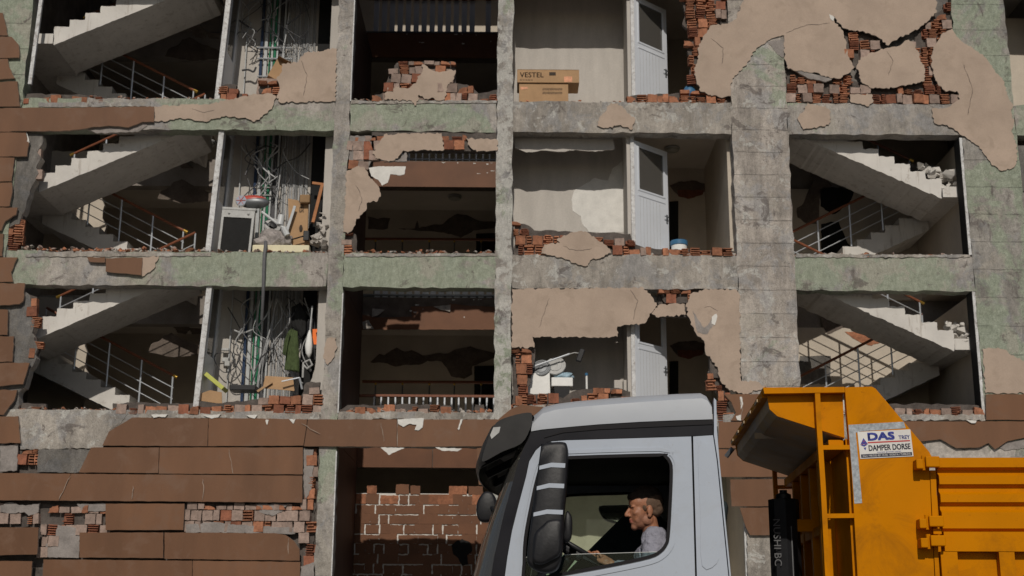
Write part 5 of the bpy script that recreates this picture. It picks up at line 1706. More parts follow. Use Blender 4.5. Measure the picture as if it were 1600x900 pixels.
# --- roof, lofted along x
ridge = [(830, 664), (836, 655), (850, 646), (870, 640), (900, 636), (935, 633), (1000, 628), (1060, 624), (1098, 622), (1108, 626), (1113, 636)]
topc = [(831, 650), (838, 645), (850, 637), (870, 632), (900, 628), (935, 625), (1000, 620), (1060, 617), (1098, 616), (1107, 621), (1113, 632)]
low = [(830, 674), (838, 672.5), (847, 671), (868, 669), (900, 666), (935, 663), (1000, 659), (1060, 656.5), (1098, 655.5), (1107, 655.2), (1113, 655)]
mb = MB()
secs = []
for a, b, c in zip(ridge, topc, low):
    xr_, zr = L(*a)
    xt, zt = L(*b, .30)
    xl_, zl = L(*c)
    x = xl_
    half = [(0.0, zl), (.0, (zl + zr) / 2), (.006, zr), (.05, zr + (zt - zr) * .35), (.14, zr + (zt - zr) * .72), (.30, zt), (.6, zt + .03), (WD / 2, zt + .04)]
    full = half + [(WD - y, z) for y, z in reversed(half[:-1])]
    secs.append([(x, y, z) for y, z in full])
n = len(secs[0])
vs = [v for s in secs for v in s]
fs = []
for i in range(len(secs) - 1):
    for k in range(n - 1):
        fs.append([i * n + k, i * n + k + 1, (i + 1) * n + k + 1, (i + 1) * n + k])
fs.append(list(range(n)))
fs.append([(len(secs) - 1) * n + k for k in range(n - 1, -1, -1)])
mb.add(vs, fs)
MB_roof = mb.build('cab_roof', M['roofsilver'], TR, smooth=28)
xa, za = L(831, 645, .4)
MB().tube([Vector((L(852, 634, .3)[0], .3, L(852, 634, .3)[1] - .02)), Vector((L(857, 625, .3)[0], .3, L(857, 627, .3)[1]))], .004, 5).build('roof_aerial', M['black'], MB_roof)

# --- windscreen, curved across the cab
def front_x(z, t, table, bulge):
    for (x0, z0), (x1, z1_) in zip(table, table[1:]):
        if z <= z0 and z >= z1_:
            k = (z0 - z) / (z0 - z1_)
            xs = x0 + (x1 - x0) * k
            break
    else:
        xs = table[-1][0] if z < table[-1][1] else table[0][0]
    return xs - bulge * (sin(pi * min(max(t, 0), 1)) ** .55)
tab = LP([(828, 675), (810, 720), (798, 765), (788, 800), (780, 835), (767, 900), (756, 960)])
zt, zb = tab[0][1], tab[-1][1]
mb = MB()
NT_, NZ = 24, 10
vs = []
for k in range(NZ + 1):
    z = zt + (zb - zt) * k / NZ
    for i in range(NT_ + 1):
        t = i / NT_
        vs.append((front_x(z, t, tab, .12 + .13 * k / NZ), .008 + t * (WD - .016), z))
mb.add(vs, [[k * (NT_ + 1) + i, k * (NT_ + 1) + i + 1, (k + 1) * (NT_ + 1) + i + 1, (k + 1) * (NT_ + 1) + i] for k in range(NZ) for i in range(NT_)])
wsc = mb.build('windscreen', M['glass_front'], TR, smooth='all')
mb = MB()
zl_ = L(756, 960)[1]
vs = []
for k, z in enumerate((zb + .0, zb - .35, zb - .9)):
    for i in range(NT_ + 1):
        t = i / NT_
        vs.append((tab[-1][0] - .02 * k - .25 * sin(pi * t) ** .5, .0 + t * WD, z))
mb.add(vs, [[k * (NT_ + 1) + i, k * (NT_ + 1) + i + 1, (k + 1) * (NT_ + 1) + i + 1, (k + 1) * (NT_ + 1) + i] for k in range(2) for i in range(NT_)])
mb.build('front_panel', M['cabwhite'], TR, smooth='all')

# --- sun visor: side wings, top plate and curved front plate
wing = smooth_poly([(776, 662), (797, 652), (825, 646), (832, 651), (828, 673), (815, 694), (785, 707), (757, 722), (755, 714), (764, 686)], 3)
vis = MB().xz(LP(wing), -.035, -.012).build('sun_visor', M['visor'], TR)
MB().xz(LP(wing), WD + .012, WD + .035).build('visor_wing', M['visor'], vis)
prof = LP([(831, 648), (825, 646), (797, 652), (776, 662), (764, 686), (755, 714), (757, 722)])
wt = (0, 0, .45, 1, 1, 1, 1)
NV = 26
vs = []
for side in (0, 1):
    for k, (x, z) in enumerate(prof):
        for i in range(NV + 1):
            t = i / NV
            bl = sin(pi * t) ** .6 * wt[k]
            vs.append((x - bl * .13 + side * .012, -.0115 + t * (WD + .023), z - bl * .02 - side * .008))
N1 = NV + 1
rows = len(prof) - 1
off = N1 * (rows + 1)
fs = []
for k in range(rows):
    for i in range(NV):
        q = k * N1 + i
        fs.append([q, q + 1, q + 1 + N1, q + N1])
        fs.append([off + q, off + q + N1, off + q + 1 + N1, off + q + 1])
for i in range(NV):
    for k in (0, rows):
        q = k * N1 + i
        fs.append([q, q + 1, off + q + 1, off + q])
MB().add(vs, fs).build('visor_shell', M['visor'], vis, smooth=40)
for t in (.25, .5, .75):
    y = t * WD
    MB().bar((prof[0][0] - .03, y, prof[0][1] - .06), (prof[5][0] - .09, y, prof[5][1] + .02), .03, .05).build('visor_bracket', M['black'], vis)
MB().xz(LP([(771, 668), (782, 667), (780, 676), (768, 686), (766, 680)], -.036), -.040, -.0355).build('visor_plate', M['greyp'], vis)

# --- mirrors
def blend_box(poly, y0, y1, ins=.012, mat='black', name='mirror_housing', par=TR):
    """outline in the lorry's x-z with softened front and back edges"""
    p = LP(smooth_poly(poly, 3), y0)
    cx = sum(a for a, b in p) / len(p)
    cz = sum(b for a, b in p) / len(p)
    def sh(k):
        r = []
        for x, z in p:
            dx, dz = x - cx, z - cz
            l = math.hypot(dx, dz)
            r.append((x - dx / l * k, z - dz / l * k))
        return r
    lay = [(sh(ins * 2.2), y0), (sh(ins * .7), y0 + ins * .6), (sh(0), y0 + ins * 2), (sh(0), y1 - ins * 1.5), (sh(ins), y1)]
    n = len(p)
    vs = [(x, y, z) for q, y in lay for x, z in q]
    fs = [list(range(n)), [4 * n + k for k in range(n - 1, -1, -1)]]
    for i in range(4):
        for k in range(n):
            l = (k + 1) % n
            fs.append([i * n + k, i * n + l, (i + 1) * n + l, (i + 1) * n + k])
    return MB().add(vs, fs).build(name, M[mat], par, smooth=50)
mir = [(847, 693), (864, 690), (881, 690), (886, 696), (887, 712), (885, 760), (881, 800), (880, 830), (878, 862), (872, 886), (858, 895), (840, 893), (827, 884), (823, 873), (826, 840), (831, 800), (836, 760), (842, 718), (844, 704)]
mh = blend_box(mir, -.24, -.10, .012)
for y in (725, 757, 798):
    xl_ = 842 + (725 - y) * .125
    xr_ = 886 - max(0, y - 712) * .05
    xm = xl_ + (xr_ - xl_) * .45
    MB().xz(LP([(xl_ + 1, y + 3), (xm, y - 2), (xr_ - 2, y - 1), (xr_ - 2.5, y + 6), (xm - .5, y + 5), (xl_ + .5, y + 9)], -.24), -.2435, -.2405).build('white_stripe', M['cabwhite'], mh)
blend_box([(848, 820), (858, 812), (877, 812), (878, 830), (876, 864), (860, 876), (846, 882), (833, 878), (832, 860), (835, 834)], -.285, -.2445, .010, 'black', 'wide_angle_housing', mh)
MB().xz(LP([(846, 700), (880, 697), (882, 790), (834, 800)], -.10), -.099, -.094).build('mirror_glass', M['mirror'], mh)
MB().tube([L3(866, 700, -.15), L3(862, 696, -.02), L3(858, 693, .02)], .018, 8).tube([L3(855, 888, -.15), L3(840, 905, -.03), L3(835, 912, .02)], .02, 8).build('mirror_arm', M['black'], mh)
blend_box([(884, 800), (892, 804), (894, 820), (892, 840), (886, 846), (880, 840)], -.14, -.06, .008, 'black', 'small_mirror', mh)
fm = blend_box([(757, 768), (770, 771), (776, 790), (772, 811), (752, 815), (745, 806), (744, 790), (748, 778)], WD + .08, WD + .20, .01, 'black', 'far_mirror')
MB().tube([L3(765, 790, WD + .13), L3(775, 800, WD + .03), L3(790, 800, WD - .02)], .02, 8).build('mirror_arm', M['black'], fm)
# mirror seen through the far window
rm = blend_box([(936, 791), (960, 789), (985, 789), (1000, 795), (1000, 815), (970, 818), (950, 814), (940, 806)], WD + .10, WD + .20, .008, 'black', 'passenger_mirror')
MB().xz(LP([(938, 792), (960, 790), (985, 790), (998, 795), (998, 813), (970, 816), (951, 812), (941, 805)], WD + .10), WD + .094, WD + .099).build('mirror_glass', M['mirror'], rm)
MB().tube([L3(985, 800, WD + .15), L3(1005, 800, WD - .02)], .015, 8).build('mirror_arm', M['black'], rm)

# --- inside the cab
xf, z_ = L(790, 880)
xb, z_ = L(1090, 880)
zfl = L(900, 1030)[1]
MB().box(xf - .1, xb + .14, .06, WD - .06, zfl - .25, zfl - .2).build('cab_floor', M['liner'], TR)
MB().box(xb + .10, xb + .15, .06, WD - .06, zfl - .2, L(1100, 664)[1]).build('cab_back_wall', M['liner'], TR)
zr1 = L(950, 690)[1]
MB().box(L(850, 700)[0], xb + .098, .06, WD - .06, zr1 - .03, zr1).build('roof_liner', M['liner'], TR)
dsh = MB().prism([(xf - .04, zfl - .1), (xf + .32, zfl - .1), (xf + .38, zfl + .32), (xf + .20, zfl + .43), (xf + .0, zfl + .45), (xf - .06, zfl + .3)], lambda x, z: (x, .06, z), lambda x, z: (x, WD - .06, z)).build('dashboard', M['black'], TR, smooth=30)
def seat(yc, xs, tilt, bh, dp=.08, hw_=.25):
    s = MB().cbox(xs - .28, xs + .26, yc - .25, yc + .25, zfl + .02, zfl + .16, .05).build('seat', M['seat'], TR, smooth=40)
    MB().box(xs - .2, xs + .18, yc - .18, yc + .18, zfl - .2, zfl + .019).build('seat_base', M['black'], s)
    T = Matrix.Translation((xs + .22, yc, zfl + .14)) @ Matrix.Rotation(tilt, 4, 'Y')
    MB().cbox(-.05, dp, -hw_, hw_, 0, bh, .05, T).build('backrest', M['seat'], s, smooth=40)
    if bh < 1:
        MB().cbox(-.02, .08, -.14, .14, bh + .03, bh + .24, .04, T).build('headrest', M['seat'], s, smooth=40)
    return s
HX, HZ = L(1006, 797, .38)                      # the driver's head
seat(.42, HX + .10, .16, .6)
bx_, bz_ = L(905, 892, 1.5)
seat(1.72, bx_ - (bz_ - zfl - .14) * tan(.80) - .22, .80, 1.30, .62, .40)  # backrest enlarged and tilted to stand in for a dark window reflection
# steering wheel
sx, sz = L(898, 857, .40)
Tw = Matrix.Translation((sx, .40, sz)) @ Matrix.Rotation(radians(30), 4, 'Y')
ring = [Tw @ Vector((.205 * cos(a), .225 * sin(a), 0)) for a in [2 * pi * k / 28 for k in range(29)]]
sw = MB().tube(ring, .017, 8, cap=False).build('steering_wheel', M['black'], TR, smooth='all')
hubm = MB().cbox(-.07, .07, -.08, .08, -.06, .0, .02, Tw)
for a in (0.2, pi - .2, -pi / 2):
    hubm.bar(Tw @ Vector((0, 0, -.03)), Tw @ Vector((.2 * cos(a), .22 * sin(a), -.005)), .045, .02)
hubm.build('wheel_hub', M['black'], sw)
MB().tube([Tw @ Vector((0, 0, -.05)), Tw @ Vector((-.05, 0, -.45))], .04, 10).build('steering_column', M['black'], sw)

# --- chassis, wheels and steps (below the picture)
zch = .62
for y in (.72, WD - .92):
    MB().box(xf - .1, 7.4, y, y + .2, zch, zch + .26).build('chassis_rail', M['darksteel'], TR)
for y0, y1 in ((.0, .05), (WD - .05, WD)):
    MB().box(xf - .15, xb + .2, y0 + .02, y1 - .02, .78, L(900, 1079)[1]).build('step_panel', M['cabwhite'], TR)
MB().cbox(xf - .42, xf - .16, -.02, WD + .02, .38, .82, .05).build('bumper', M['cabwhite'], TR, smooth=40)
def wheel(x, y):
    T = Matrix.Translation((x, y, .51)) @ Matrix.Rotation(pi / 2, 4, 'X')
    w = MB().lathe([(.30, -.15), (.46, -.15), (.505, -.12), (.51, 0), (.505, .12), (.46, .15), (.30, .15)], (0, 0, 0), 36, T).build('wheel', M['tyre'], TR, smooth=40)
    MB().lathe([(.29, -.12), (.27, -.05), (.14, -.03), (.12, .05), (.05, .08)], (0, 0, 0), 24, T).build('rim', M['rim'], w, smooth=40)
for x in (.35, 4.3, 5.6):
    wheel(x, .20)
    wheel(x, WD - .20)
MB().cbox(1.9, 2.9, .1, .7, .55, 1.05, .06).build('fuel_tank', M['rim'], TR, smooth=40)

# ------------------------------------------------------------------ yellow dump body
TB = MB()
BW = 2.36
Ln = lambda pts, yl=0.0: LP(pts, yl)
sp = [(1320, 605), (1362, 604), (1368, 607), (1452, 706), (1456, 714), (1452, 728), (1456, 820), (1460, 900), (1468, 1075), (1350, 1075), (1340, 900), (1330, 725)]
body = MB().xz(Ln(sp), .0, .06).build('dump_body', M['yellow'], TR)
MB().xz(Ln(sp), BW - .06, BW).build('far_side_panel', M['yellow'], body)
# top bar of the cab shield, near and far
xh, zh = L(1324, 690)                             # headboard position
def pair(fn, name, mat='yellow', smooth=False):
    a = fn(MB(), 0, 1).build(name, M[mat], body, smooth)
    b = fn(MB(), BW, -1).build(name, M[mat], body, smooth)
    return a
pair(lambda m, y, s: m.xz(Ln([(1192, 606), (1319, 605), (1319.5, 613.5), (1194, 615.5)]), y - .012 * s, y + .07 * s), 'shield_top_bar')
pair(lambda m, y, s: m.xz(Ln([(1200, 616), (1319, 614), (1322, 682), (1278, 668), (1216, 648), (1204, 637)]), y + .055 * s, y + .07 * s), 'shield_gusset')
pair(lambda m, y, s: m.xz(Ln([(1273, 614), (1281, 614), (1284, 670), (1290, 760), (1297, 900), (1306, 1075), (1298, 1075), (1289, 900), (1282, 760), (1276, 670)]), y - .008 * s, y + .055 * s), 'shield_post')
for yy in (699, 806, 915):
    pair(lambda m, y, s: m.xz(Ln([(1283 + (yy - 699) * .06, yy - 3.5), (1331 + (yy - 699) * .06, yy - 4), (1331 + (yy - 699) * .06, yy + 3), (1283.5 + (yy - 699) * .06, yy + 3.5)]), y + .004 * s, y + .05 * s), 'ladder_rung')
# folded shield plate: lip, front fold, sloping floor back to the headboard
def plate(prof, th, y0, y1, name, mat, par=body):
    up = [L(*p) for p in prof]
    n = len(up)
    vs = [(x, y, z) for y in (y0, y1) for x, z in up] + [(x + .004, y, z + th) for y in (y0, y1) for x, z in up]
    fs = []
    for i in range(n - 1):
        fs.append([i, i + 1, n + i + 1, n + i])
        fs.append([2 * n + i, 3 * n + i, 3 * n + i + 1, 2 * n + i + 1])
        fs.append([i, 2 * n + i, 2 * n + i + 1, i + 1])
        fs.append([n + i, n + i + 1, 3 * n + i + 1, 3 * n + i])
    fs.append([0, n, 3 * n, 2 * n])
    fs.append([n - 1, 3 * n - 1, 4 * n - 1, 2 * n - 1])
    return MB().add(vs, fs).build(name, M[mat], par)
plate([(1203, 617), (1205, 637), (1216, 648)], .012, .072, BW - .072, 'shield_front_fold', 'under_bounce_dirt')
plate([(1216.3, 648.2), (1322, 683)], .012, .072, BW - .072, 'shield_floor', 'under_bounce_dirt')
a, b = L(1192, 606), L(1203, 618)
MB().box(a[0] - .0, a[0] + .055, .071, BW - .071, b[1], a[1] - .002).build('shield_lip', M['yellow'], body)
for k in range(5):
    y = .3 + k * .45
    MB().box(a[0] - .008, a[0] - .0005, y, y + .16, b[1] + .01, a[1] - .02).build('lip_gusset', M['under_bounce_dirt'], body)
MB().box(a[0] + .03, xh - .01, BW * .36, BW * .36 + .03, L(1216, 655)[1], L(1216, 645)[1]).build('shield_stiffener', M['under_bounce_dirt'], body)
MB().tube([Vector((a[0] + .01, BW - .05, b[1] - .02)), Vector((a[0] - .04, BW - .02, b[1] - .08))], .02, 8).build('lip_hook', M['darksteel'], body)
# headboard with uprights
zt = L(1322, 683)[1]
zbot = L(1340, 1075)[1]
MB().box(xh + .0, xh + .05, .062, BW - .062, zbot, zt - .003).build('headboard', M['yellow'], body)
for y in (.62, 1.0, 1.42, 1.85):
    MB().box(xh - .09, xh - .0005, y, y + .07, zbot, zt - .07).build('headboard_upright', M['yellow'], body)
MB().prism([(0, 0), (.09, 0), (.09, .06), (.0, .06)], lambda x, z: (xh - .1 + x, .08, zt - .066 + z), lambda x, z: (xh - .1 + x, BW - .08, zt - .066 + z)).build('headboard_rail', M['yellow'], body)
MB().box(xh - .085, xh - .0005, .63 + .06, 1.84, L(1310, 815)[1] - .03, L(1310, 815)[1] + .03).build('headboard_rail', M['yellow'], body)
# floor of the body
MB().box(xh + .052, 6.8, .062, BW - .062, zbot, zbot + .1).build('body_floor', M['yellow'], body)
# corner post and corrugated side gate
MB().xz(Ln([(1453, 735), (1462, 735), (1467, 900), (1474, 1075), (1469, 1075), (1461, 900), (1457, 820)]), -.006, .05).build('gate_post', M['yellow'], body)
xg0, xg1 = L(1464, 720)[0], 6.6
def zz(py):
    return L(1530, py)[1]
prof = [(-.03, 716), (-.03, 731), (.012, 734), (.012, 739), (-.022, 744), (-.022, 757), (.012, 762), (.012, 768), (-.022, 773), (-.022, 785), (.012, 790), (.012, 796), (-.022, 801), (-.022, 826), (.004, 829), (.004, 831), (-.034, 831.5), (-.034, 858)]
pf = [(y, zz(p)) for y, p in prof]
pf += [(-.034, zz(862)), (.06, zz(862)), (.06, zz(716))]
gate = MB().yz(pf, xg0, xg1).build('side_gate', M['yellow'], body)
zlow = zz(1060)
MB().box(xg0, xg1, .03, .06, zlow, zz(862) - .001).build('gate_panel', M['yellow'], body)
for a_, b_ in ((1469, 1495), (1560, 1584), (1655, 1680)):
    MB().box(L(a_, 880)[0], L(b_, 880)[0], -.03, .029, zlow, zz(862) - .001).build('gate_stile', M['yellow'], body)
MB().box(xg1 + .001, xg1 + .06, .0, BW, zbot, zz(716)).build('tailgate', M['yellow'], body)
MB().yz([(BW - .06, zlow), (BW, zlow), (BW, zz(716)), (BW - .06, zz(716))], L(1456, 740)[0] + .02, xg1).build('far_side_gate', M['yellow'], body)
# hinges
for (x0, x1, y0, y1) in ((1427, 1462, 716, 734), (1432, 1468, 808, 826), (1434, 1471, 838, 856)):
    hx0, hz0 = L(x0, y1)
    hx1, hz1 = L(x1, y0)
    w = hx1 - hx0
    hg = MB().cbox(hx0 + w * .40, hx1, -.10, -.050, hz0 + .005, hz1, .006).build('gate_hinge', M['yellow'], body)
    MB().cbox(hx0, hx0 + w * .30, -.095, -.0005, hz0 - .004, hz1 - .016, .005).build('hinge_lug', M['yellow'], body)
    MB().tube([Vector((hx0 + w * .36, -.06, hz0 - .01)), Vector((hx0 + w * .36, -.06, hz1 + .008))], .013, 8).build('hinge_pin', M['yellow'], body)
    MB().cbox(hx0 + w * .62, hx1 + .004, -.050, -.007, hz0 + .012, hz1 - .006, .004).build('hinge_leaf', M['yellow'], body)
MB().cbox(L(1455, 835)[0], L(1468, 835)[0], -.06, -.035, L(1460, 836)[1], L(1460, 827)[1], .004).build('gate_catch', M['yellow'], body)
# reflective tape
MB().xz(Ln([(1325.5, 664), (1412, 659), (1415, 669), (1345, 674), (1337, 676), (1347, 786), (1335, 787)]), -.002, -.0003).build('reflective_tape', M['tape'], body)
# sticker with lettering
c0, c1, c2 = L(1344, 717), L(1427, 713), L(1339.5, 675)
o3 = Vector((c0[0], -.0045, c0[1]))
ux = Vector((c1[0] - c0[0], 0, c1[1] - c0[1]))
uz = Vector((c2[0] - c0[0], 0, c2[1] - c0[1]))
def SP(u, v, d=0.0):
    return o3 + ux * u + uz * v + Vector((0, -d, 0))
mb = MB().mat(0)
def quad(u0, u1, v0, v1, mi, d):
    mb.mat(mi).add([SP(u0, v0, d), SP(u1, v0, d), SP(u1, v1, d), SP(u0, v1, d)], [(0, 1, 2, 3)])
mb.add([SP(0, 0), SP(1, 0), SP(1, 1), SP(0, 1), SP(0, 0, -.003), SP(1, 0, -.003), SP(1, 1, -.003), SP(0, 1, -.003)], [(0, 1, 2, 3), (7, 6, 5, 4), (0, 4, 5, 1), (1, 5, 6, 2), (2, 6, 7, 3), (3, 7, 4, 0)])
quad(.02, .98, .03, .16, 3, .0008)
quad(.17, .97, .555, .605, 2, .0008)
def label_text(s, u, v, w, h, mi, d=.0014, bold=0):
    w0 = text_width(s, 1.0)
    for k in ((0, 0), (bold, 0), (0, bold), (bold, bold)) if bold else ((0, 0),):
        mb.mat(mi)
        text_shapes(mb, s, 1.0, lambda a, b: SP(u + a / w0 * w + k[0], v + b / .72 * h + k[1] * 2, d + k[0] * .02))
label_text('DAS', .16, .65, .51, .27, 1, bold=.02)
label_text('TREY', .76, .65, .21, .14, 1, bold=.004)
label_text('DAMPER DORSE', .17, .27, .79, .21, 3, bold=.006)
label_text('ticarette güvenilir hizmet', .33, .19, .45, .05, 1)
label_text('Gsm: +90 532 421 10 50   KONYA / TÜRKİYE', .05, .06, .9, .075, 0, .0018)
# four-diamond mark
def tri(pts, mi, d=.0014):
    mb.mat(mi).add([SP(u, v, d) for u, v in pts], [tuple(range(len(pts)))])
tri([(.03, .52), (.10, .76), (.17, .54)], 1)
tri([(.03, .50), (.17, .52), (.10, .44)], 1, .0013)
tri([(.085, .40), (.135, .41), (.11, .30)], 1)
tri([(.075, .60), (.10, .70), (.13, .61)], 4, .002)
for u in (.07, .13):
    tri([(u - .025, .535), (u, .565), (u + .025, .54), (u, .50)], 4, .002)
mb.build('maker_sticker', [M['sticker'], M['s_blue'], M['s_red'], M['s_dark'], M['s_purple']], body)

# --- hydraulic ram in front of the headboard
yc = 1.05
(x0, z1h), (x1, _) = L(1200, 781, yc), L(1248, 781, yc)
hc = MB().lathe([(.01, zch + .27), ((x1 - x0) / 2, zch + .27), ((x1 - x0) / 2, z1h - .0), ((x1 - x0) / 2 - .02, z1h + .005)], ((x0 + x1) / 2, yc, 0), 8, None)
hyd = hc.build('hydraulic_ram', M['black'], TR, smooth=30)
(xa, za), (xb_, zb_) = L(1212, 772, yc), L(1236, 772, yc)
MB().lathe([((xb_ - xa) / 2, z1h + .006), ((xb_ - xa) / 2, L(1220, 773, yc)[1]), ((xb_ - xa) / 4, L(1220, 770, yc)[1]), ((xb_ - xa) / 4, L(1220, 766, yc)[1])], ((xa + xb_) / 2, yc, 0), 16).build('ram_cap', M['black'], hyd, smooth=30)
MB().bar(((x0 + x1) / 2 + .05, yc, L(1250, 822, yc)[1]), (xh - .002, yc, L(1250, 822, yc)[1]), .12, .08).build('ram_bracket', M['yellow'], hyd)
tb = MB()
R_ = (x1 - x0) / 2
hx = (x0 + x1) / 2 - R_ * .55
s = 'NURSAN BC'
zt_ = L(1206, 812, yc)[1]
text_shapes(tb, 'NUSHI BC', .07, lambda u, v: Vector((hx - .03 + v * .95, yc - R_ * .98 + abs(v) * 0, zt_ - u)))
tb.build('ram_lettering', M['hose'], hyd, kind='stuff')
tb2 = MB().box(hx + .085, hx + .092, yc - R_ * .985, yc - R_ * .975, zt_ - 1.0, zt_ - .05)
tb2.build('ram_stripe', M['hose'], hyd)
# ------------------------------------------------------------------ the driver
def remesh(mb, name, mat, voxel, smooth_it=6, parent=None, rough=0):
    """fuse overlapping shapes into one continuous surface"""
    me = mb.mesh(name, mat)
    o = bpy.data.objects.new(name, me)
    C.objects.link(o)
    r = o.modifiers.new('fuse', 'REMESH')
    r.mode = 'VOXEL'
    r.voxel_size = voxel
    s = o.modifiers.new('soft', 'SMOOTH')
    s.factor = .5
    s.iterations = smooth_it
    dg = bpy.context.evaluated_depsgraph_get()
    m2 = bpy.data.meshes.new_from_object(o.evaluated_get(dg))
    bpy.data.objects.remove(o)
    bpy.data.meshes.remove(me)
    m2.name = name
    m2.materials.clear()
    for mt in (mat if isinstance(mat, (list, tuple)) else [mat]):
        m2.materials.append(mt)
    m2.shade_smooth()
    if rough:
        from mathutils import noise as mn
        ns = [v.normal.copy() for v in m2.vertices]
        for v, nn in zip(m2.vertices, ns):
            k = Vector(v.co) * 55
            v.co = Vector(v.co) + nn * rough * mn.noise(Vector((k.x * .5, k.y, k.z)))
    return newobj(name, m2, parent)

def limb(mb, pts, rs, n=14):
    """tapered limb with round joints"""
    mb.tube(pts, rs, n)
    for p, r in zip(pts, rs):
        mb.ball(p, r * .99, 14, 10)

TM = TR.matrix_world.copy() if False else Matrix.Translation(TO) @ Matrix.Rotation(-PSI, 4, 'Z')
HC = Vector((HX, .38, HZ))
KH = 1.06
YAW = Matrix.Rotation(radians(14), 3, 'Z')         # face turned a little to the window
PIT = Matrix.Rotation(radians(-4), 3, 'Y')
def hp(f, u, s=0.0):
    """head point: forward, up, towards the street side"""
    return HC + (YAW @ (PIT @ Vector((-f, -s, u)))) * KH
HR = YAW @ PIT
def hb(mb, f, u, s, rf, rs, ru):
    mb.ball(hp(f, u, s), (rf * KH, rs * KH, ru * KH), 20, 14, HR)
hd = MB()
hb(hd, -.022, .045, 0, .098, .074, .082)            # cranium
hb(hd, .03, .045, 0, .058, .062, .055)              # forehead
hb(hd, .035, -.02, 0, .055, .060, .085)             # face
hb(hd, .030, -.075, 0, .052, .048, .038)            # jaw
hb(hd, .066, -.098, 0, .022, .026, .020)            # chin
hb(hd, -.005, -.062, .048, .035, .014, .03)
hb(hd, -.005, -.062, -.048, .035, .014, .03)
for s in (1, -1):
    hb(hd, .058, -.018, .038 * s, .022, .020, .020)  # cheekbone
    hb(hd, .074, .022, .026 * s, .014, .022, .009)   # brow
    hb(hd, .045, -.055, .036 * s, .026, .016, .028)
    hb(hd, -.018, -.010, .072 * s, .019, .010, .030)  # ear
    hb(hd, -.012, -.038, .072 * s, .013, .009, .014)
    hb(hd, .093, -.030, .010 * s, .012, .009, .008)  # nostril
hd.tube([hp(.082, .018), hp(.096, .0), hp(.110, -.020), hp(.112, -.028)], [.009, .011, .0125, .0115], 10)
hb(hd, .109, -.026, 0, .013, .012, .011)
hb(hd, .082, -.052, 0, .014, .020, .008)            # lips
hb(hd, .083, -.060, 0, .012, .019, .0055)
hb(hd, .082, -.069, 0, .012, .018, .007)
hb(hd, .074, -.082, 0, .012, .016, .010)
NB = Vector((HX + .06, .39, HZ - .19))             # base of the neck
limb(hd, [hp(-.025, -.05), hp(-.03, -.10), NB], [.052, .053, .062])
# left arm under the sleeve, and the hand on the wheel
SH = L3(1026, 843, .20)
SH2 = L3(1030, 842, .78)
EL = L3(1016, 897, .13)
WR = L3(960, 885, .24)
KN = L3(944, 872, .36)
limb(hd, [Vector((HX + .08, .41, HZ - .26)), SH + Vector((0, .05, 0)), EL, WR], [.08, .05, .036, .026])
limb(hd, [Vector((HX + .08, .41, HZ - .26)), Vector((HX + .12, .41, HZ - .62))], [.11, .13])
# palm and fingers closing on the rim
grip = L3(936, 870, .27)
palm = WR.lerp(grip, .55)
dirn = (grip - WR).normalized()
side = Vector((0, 1, 0))
nrm = dirn.cross(side).normalized()
limb(hd, [WR, WR.lerp(grip, .35), WR.lerp(grip, .75)], [.026, .030, .030], 12)
hd.ball(palm, (.046, .042, .024), 16, 12)
for k, (ln, off) in enumerate(((.95, -.030), (1.05, -.010), (1.0, .010), (.82, .029))):
    b = WR.lerp(grip, .85) + side * off + Vector((0, 0, .010))
    p1 = b + dirn * .030 * ln + Vector((0, 0, .012))
    p2 = p1 + dirn * .022 * ln + Vector((0, 0, -.014))
    p3 = p2 + dirn * .004 + Vector((0, 0, -.024 * ln))
    p4 = p3 - dirn * .014 + Vector((0, 0, -.012))
    limb(hd, [b, p1, p2, p3, p4], [.0105, .0100, .0095, .0088, .0078], 8)
tb0 = WR.lerp(grip, .35) + Vector((-.006, -.028, -.010))
limb(hd, [tb0, tb0 + dirn * .034 + Vector((0, -.012, -.008)), tb0 + dirn * .062 + Vector((0, -.006, -.014)), tb0 + dirn * .078 + Vector((0, .004, -.010))], [.014, .0125, .011, .009], 8)
# right hand further round the wheel
SHR = L3(1028, 843, .62)
WR2 = L3(945, 878, .58)
limb(hd, [SHR + Vector((0, -.05, 0)), L3(1005, 905, .70), WR2], [.05, .036, .026])
limb(hd, [WR2, L3(928, 868, .55)], [.026, .028])
g2 = L3(926, 868, .55)
d2 = (g2 - WR2).normalized()
for k, off in enumerate((-.030, -.010, .010, .029)):
    b = g2 + side * off
    limb(hd, [b, b + d2 * .028 + Vector((0, 0, .01)), b + d2 * .046 + Vector((0, 0, -.012)), b + d2 * .038 + Vector((0, 0, -.034))], [.0105, .010, .009, .008], 8)
limb(hd, [g2 + Vector((.02, .03, -.01)), g2 + Vector((-.02, .045, -.02))], [.012, .010], 8)
person = remesh(hd, 'person', [M['skin'], M['beard'], M['lips']], .0042, 3)
HI = HR.inverted()
for p in person.data.polygons:
    v = HI @ (Vector(p.center) - HC) / KH
    ff, ss, uu = -v.x, -v.y, v.z
    if uu > -.13 and ff > -.02 and abs(ss) < .08:
        if abs(uu + .060) < .010 and ff > .074 and abs(ss) < .02:
            p.material_index = 2
        elif uu < -.046 + .02 * math.sin(ff * 60) and (uu < -.05 or ff < .05) or (ff < .02 and uu < -.02 and ff > -.012 and abs(ss) > .03):
            p.material_index = 1
person.matrix_world = TM
thing(person, 'man in a pale lilac shirt at the wheel of the white lorry cab, looking ahead', 'person')
# eyes, brows, mouth line
for s in (1, -1):
    MB().ball(hp(.069, .006, .029 * s), (.010 * KH, .011 * KH, .007 * KH), 12, 8, HR).build('eye', M['ink'], person, smooth='all')
    MB().tube([hp(.088, .022, .008 * s), hp(.087, .027, .024 * s), hp(.076, .024, .042 * s)], [.004, .005, .003], 8).build('eyebrow', M['hair'], person, smooth='all')
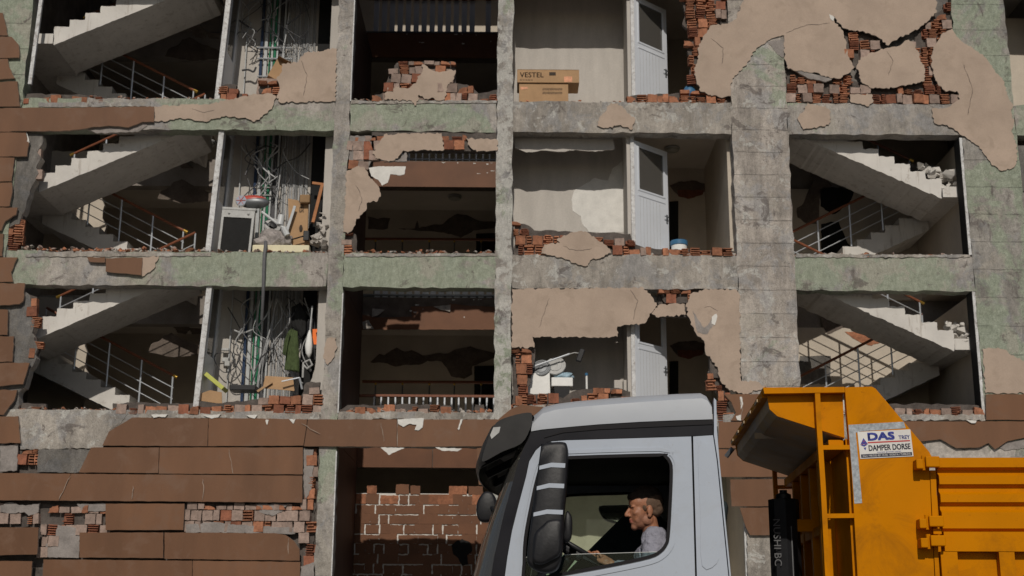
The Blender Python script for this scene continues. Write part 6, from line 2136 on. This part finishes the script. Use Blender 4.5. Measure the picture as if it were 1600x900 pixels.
# hair: dark cap on top, cropped sides
hr = MB()
hb(hr, -.022, .070, 0, .098, .071, .078)
hb(hr, .035, .082, 0, .048, .058, .036)
hb(hr, .052, .082, .02, .036, .035, .030)
hb(hr, .055, .080, -.02, .034, .035, .028)
hair = remesh(hr, 'hair', M['hair'], .004, 2, person, .006)
st = MB()
for s in (1, -1):
    hb(st, -.035, .042, .018 * s, .088, .0585, .070)
    hb(st, -.062, .002, .02 * s, .052, .045, .050)
    hb(st, .008, .022, .050 * s, .018, .0165, .034)
remesh(st, 'cropped_hair', M['stubble'], .004, 3, person, .002)
# shirt: torso, collar and sleeves
sh = MB()
C1 = Vector((HX + .075, .41, HZ - .34))
C2 = Vector((HX + .10, .41, HZ - .64))
sh.ball(C1, (.15, .215, .17), 20, 14)
sh.ball(C1.lerp(C2, .5), (.15, .20, .2), 20, 14)
sh.ball(C2, (.15, .20, .18), 20, 14)
sh.tube([NB + Vector((.02, .0, .0)), C1], [.072, .13], 18)
limb(sh, [NB + Vector((.02, -.02, -.035)), SH + Vector((-.005, .03, 0)), SH.lerp(EL, .5), EL, EL.lerp(WR, .5), WR.lerp(EL, .14)], [.08, .086, .076, .064, .056, .045], 16)
limb(sh, [NB + Vector((.02, .02, -.035)), SHR + Vector((0, -.03, 0)), SHR.lerp(L3(1005, 905, .70), .5), L3(1005, 905, .70), WR2.lerp(L3(1005, 905, .70), .15)], [.075, .078, .066, .055, .040], 16)
shirt = remesh(sh, 'shirt', M['shirt'], .007, 4, person, .0)
from mathutils import noise as mnz
for v, nn in zip(shirt.data.vertices, [v.normal.copy() for v in shirt.data.vertices]):
    k = Vector(v.co)
    v.co = k + nn * (.012 * mnz.noise(Vector((k.x * 9, k.y * 9, k.z * 22))) + .006 * mnz.noise(k * 40))
cl = MB()
for k in range(2):
    ring = [NB + Vector((.062 * cos(a) - .004 + .006 * k, .062 * sin(a), .018 - .028 * k + .012 * cos(a))) for a in [2 * pi * i / 20 for i in range(20)]]
    if k == 0:
        r0 = ring
    else:
        r1 = [v + (v - NB) * .12 for v in ring]
n = 20
cl.add(r0 + r1, [[i, (i + 1) % n, n + (i + 1) % n, n + i] for i in range(n)])
co = cl.build('shirt_collar', M['s_navy'] if 's_navy' in M else M['shirt'], person, smooth='all')
sd = co.modifiers.new('thick', 'SOLIDIFY')
sd.thickness = .006
MB().xz([(0, 0), (.05, .004), (.048, -.06), (.002, -.058)], 0, .004).build('shirt_pocket', M['shirt'], person).matrix_parent_inverse = Matrix.Translation(L3(1002, 842, .20))
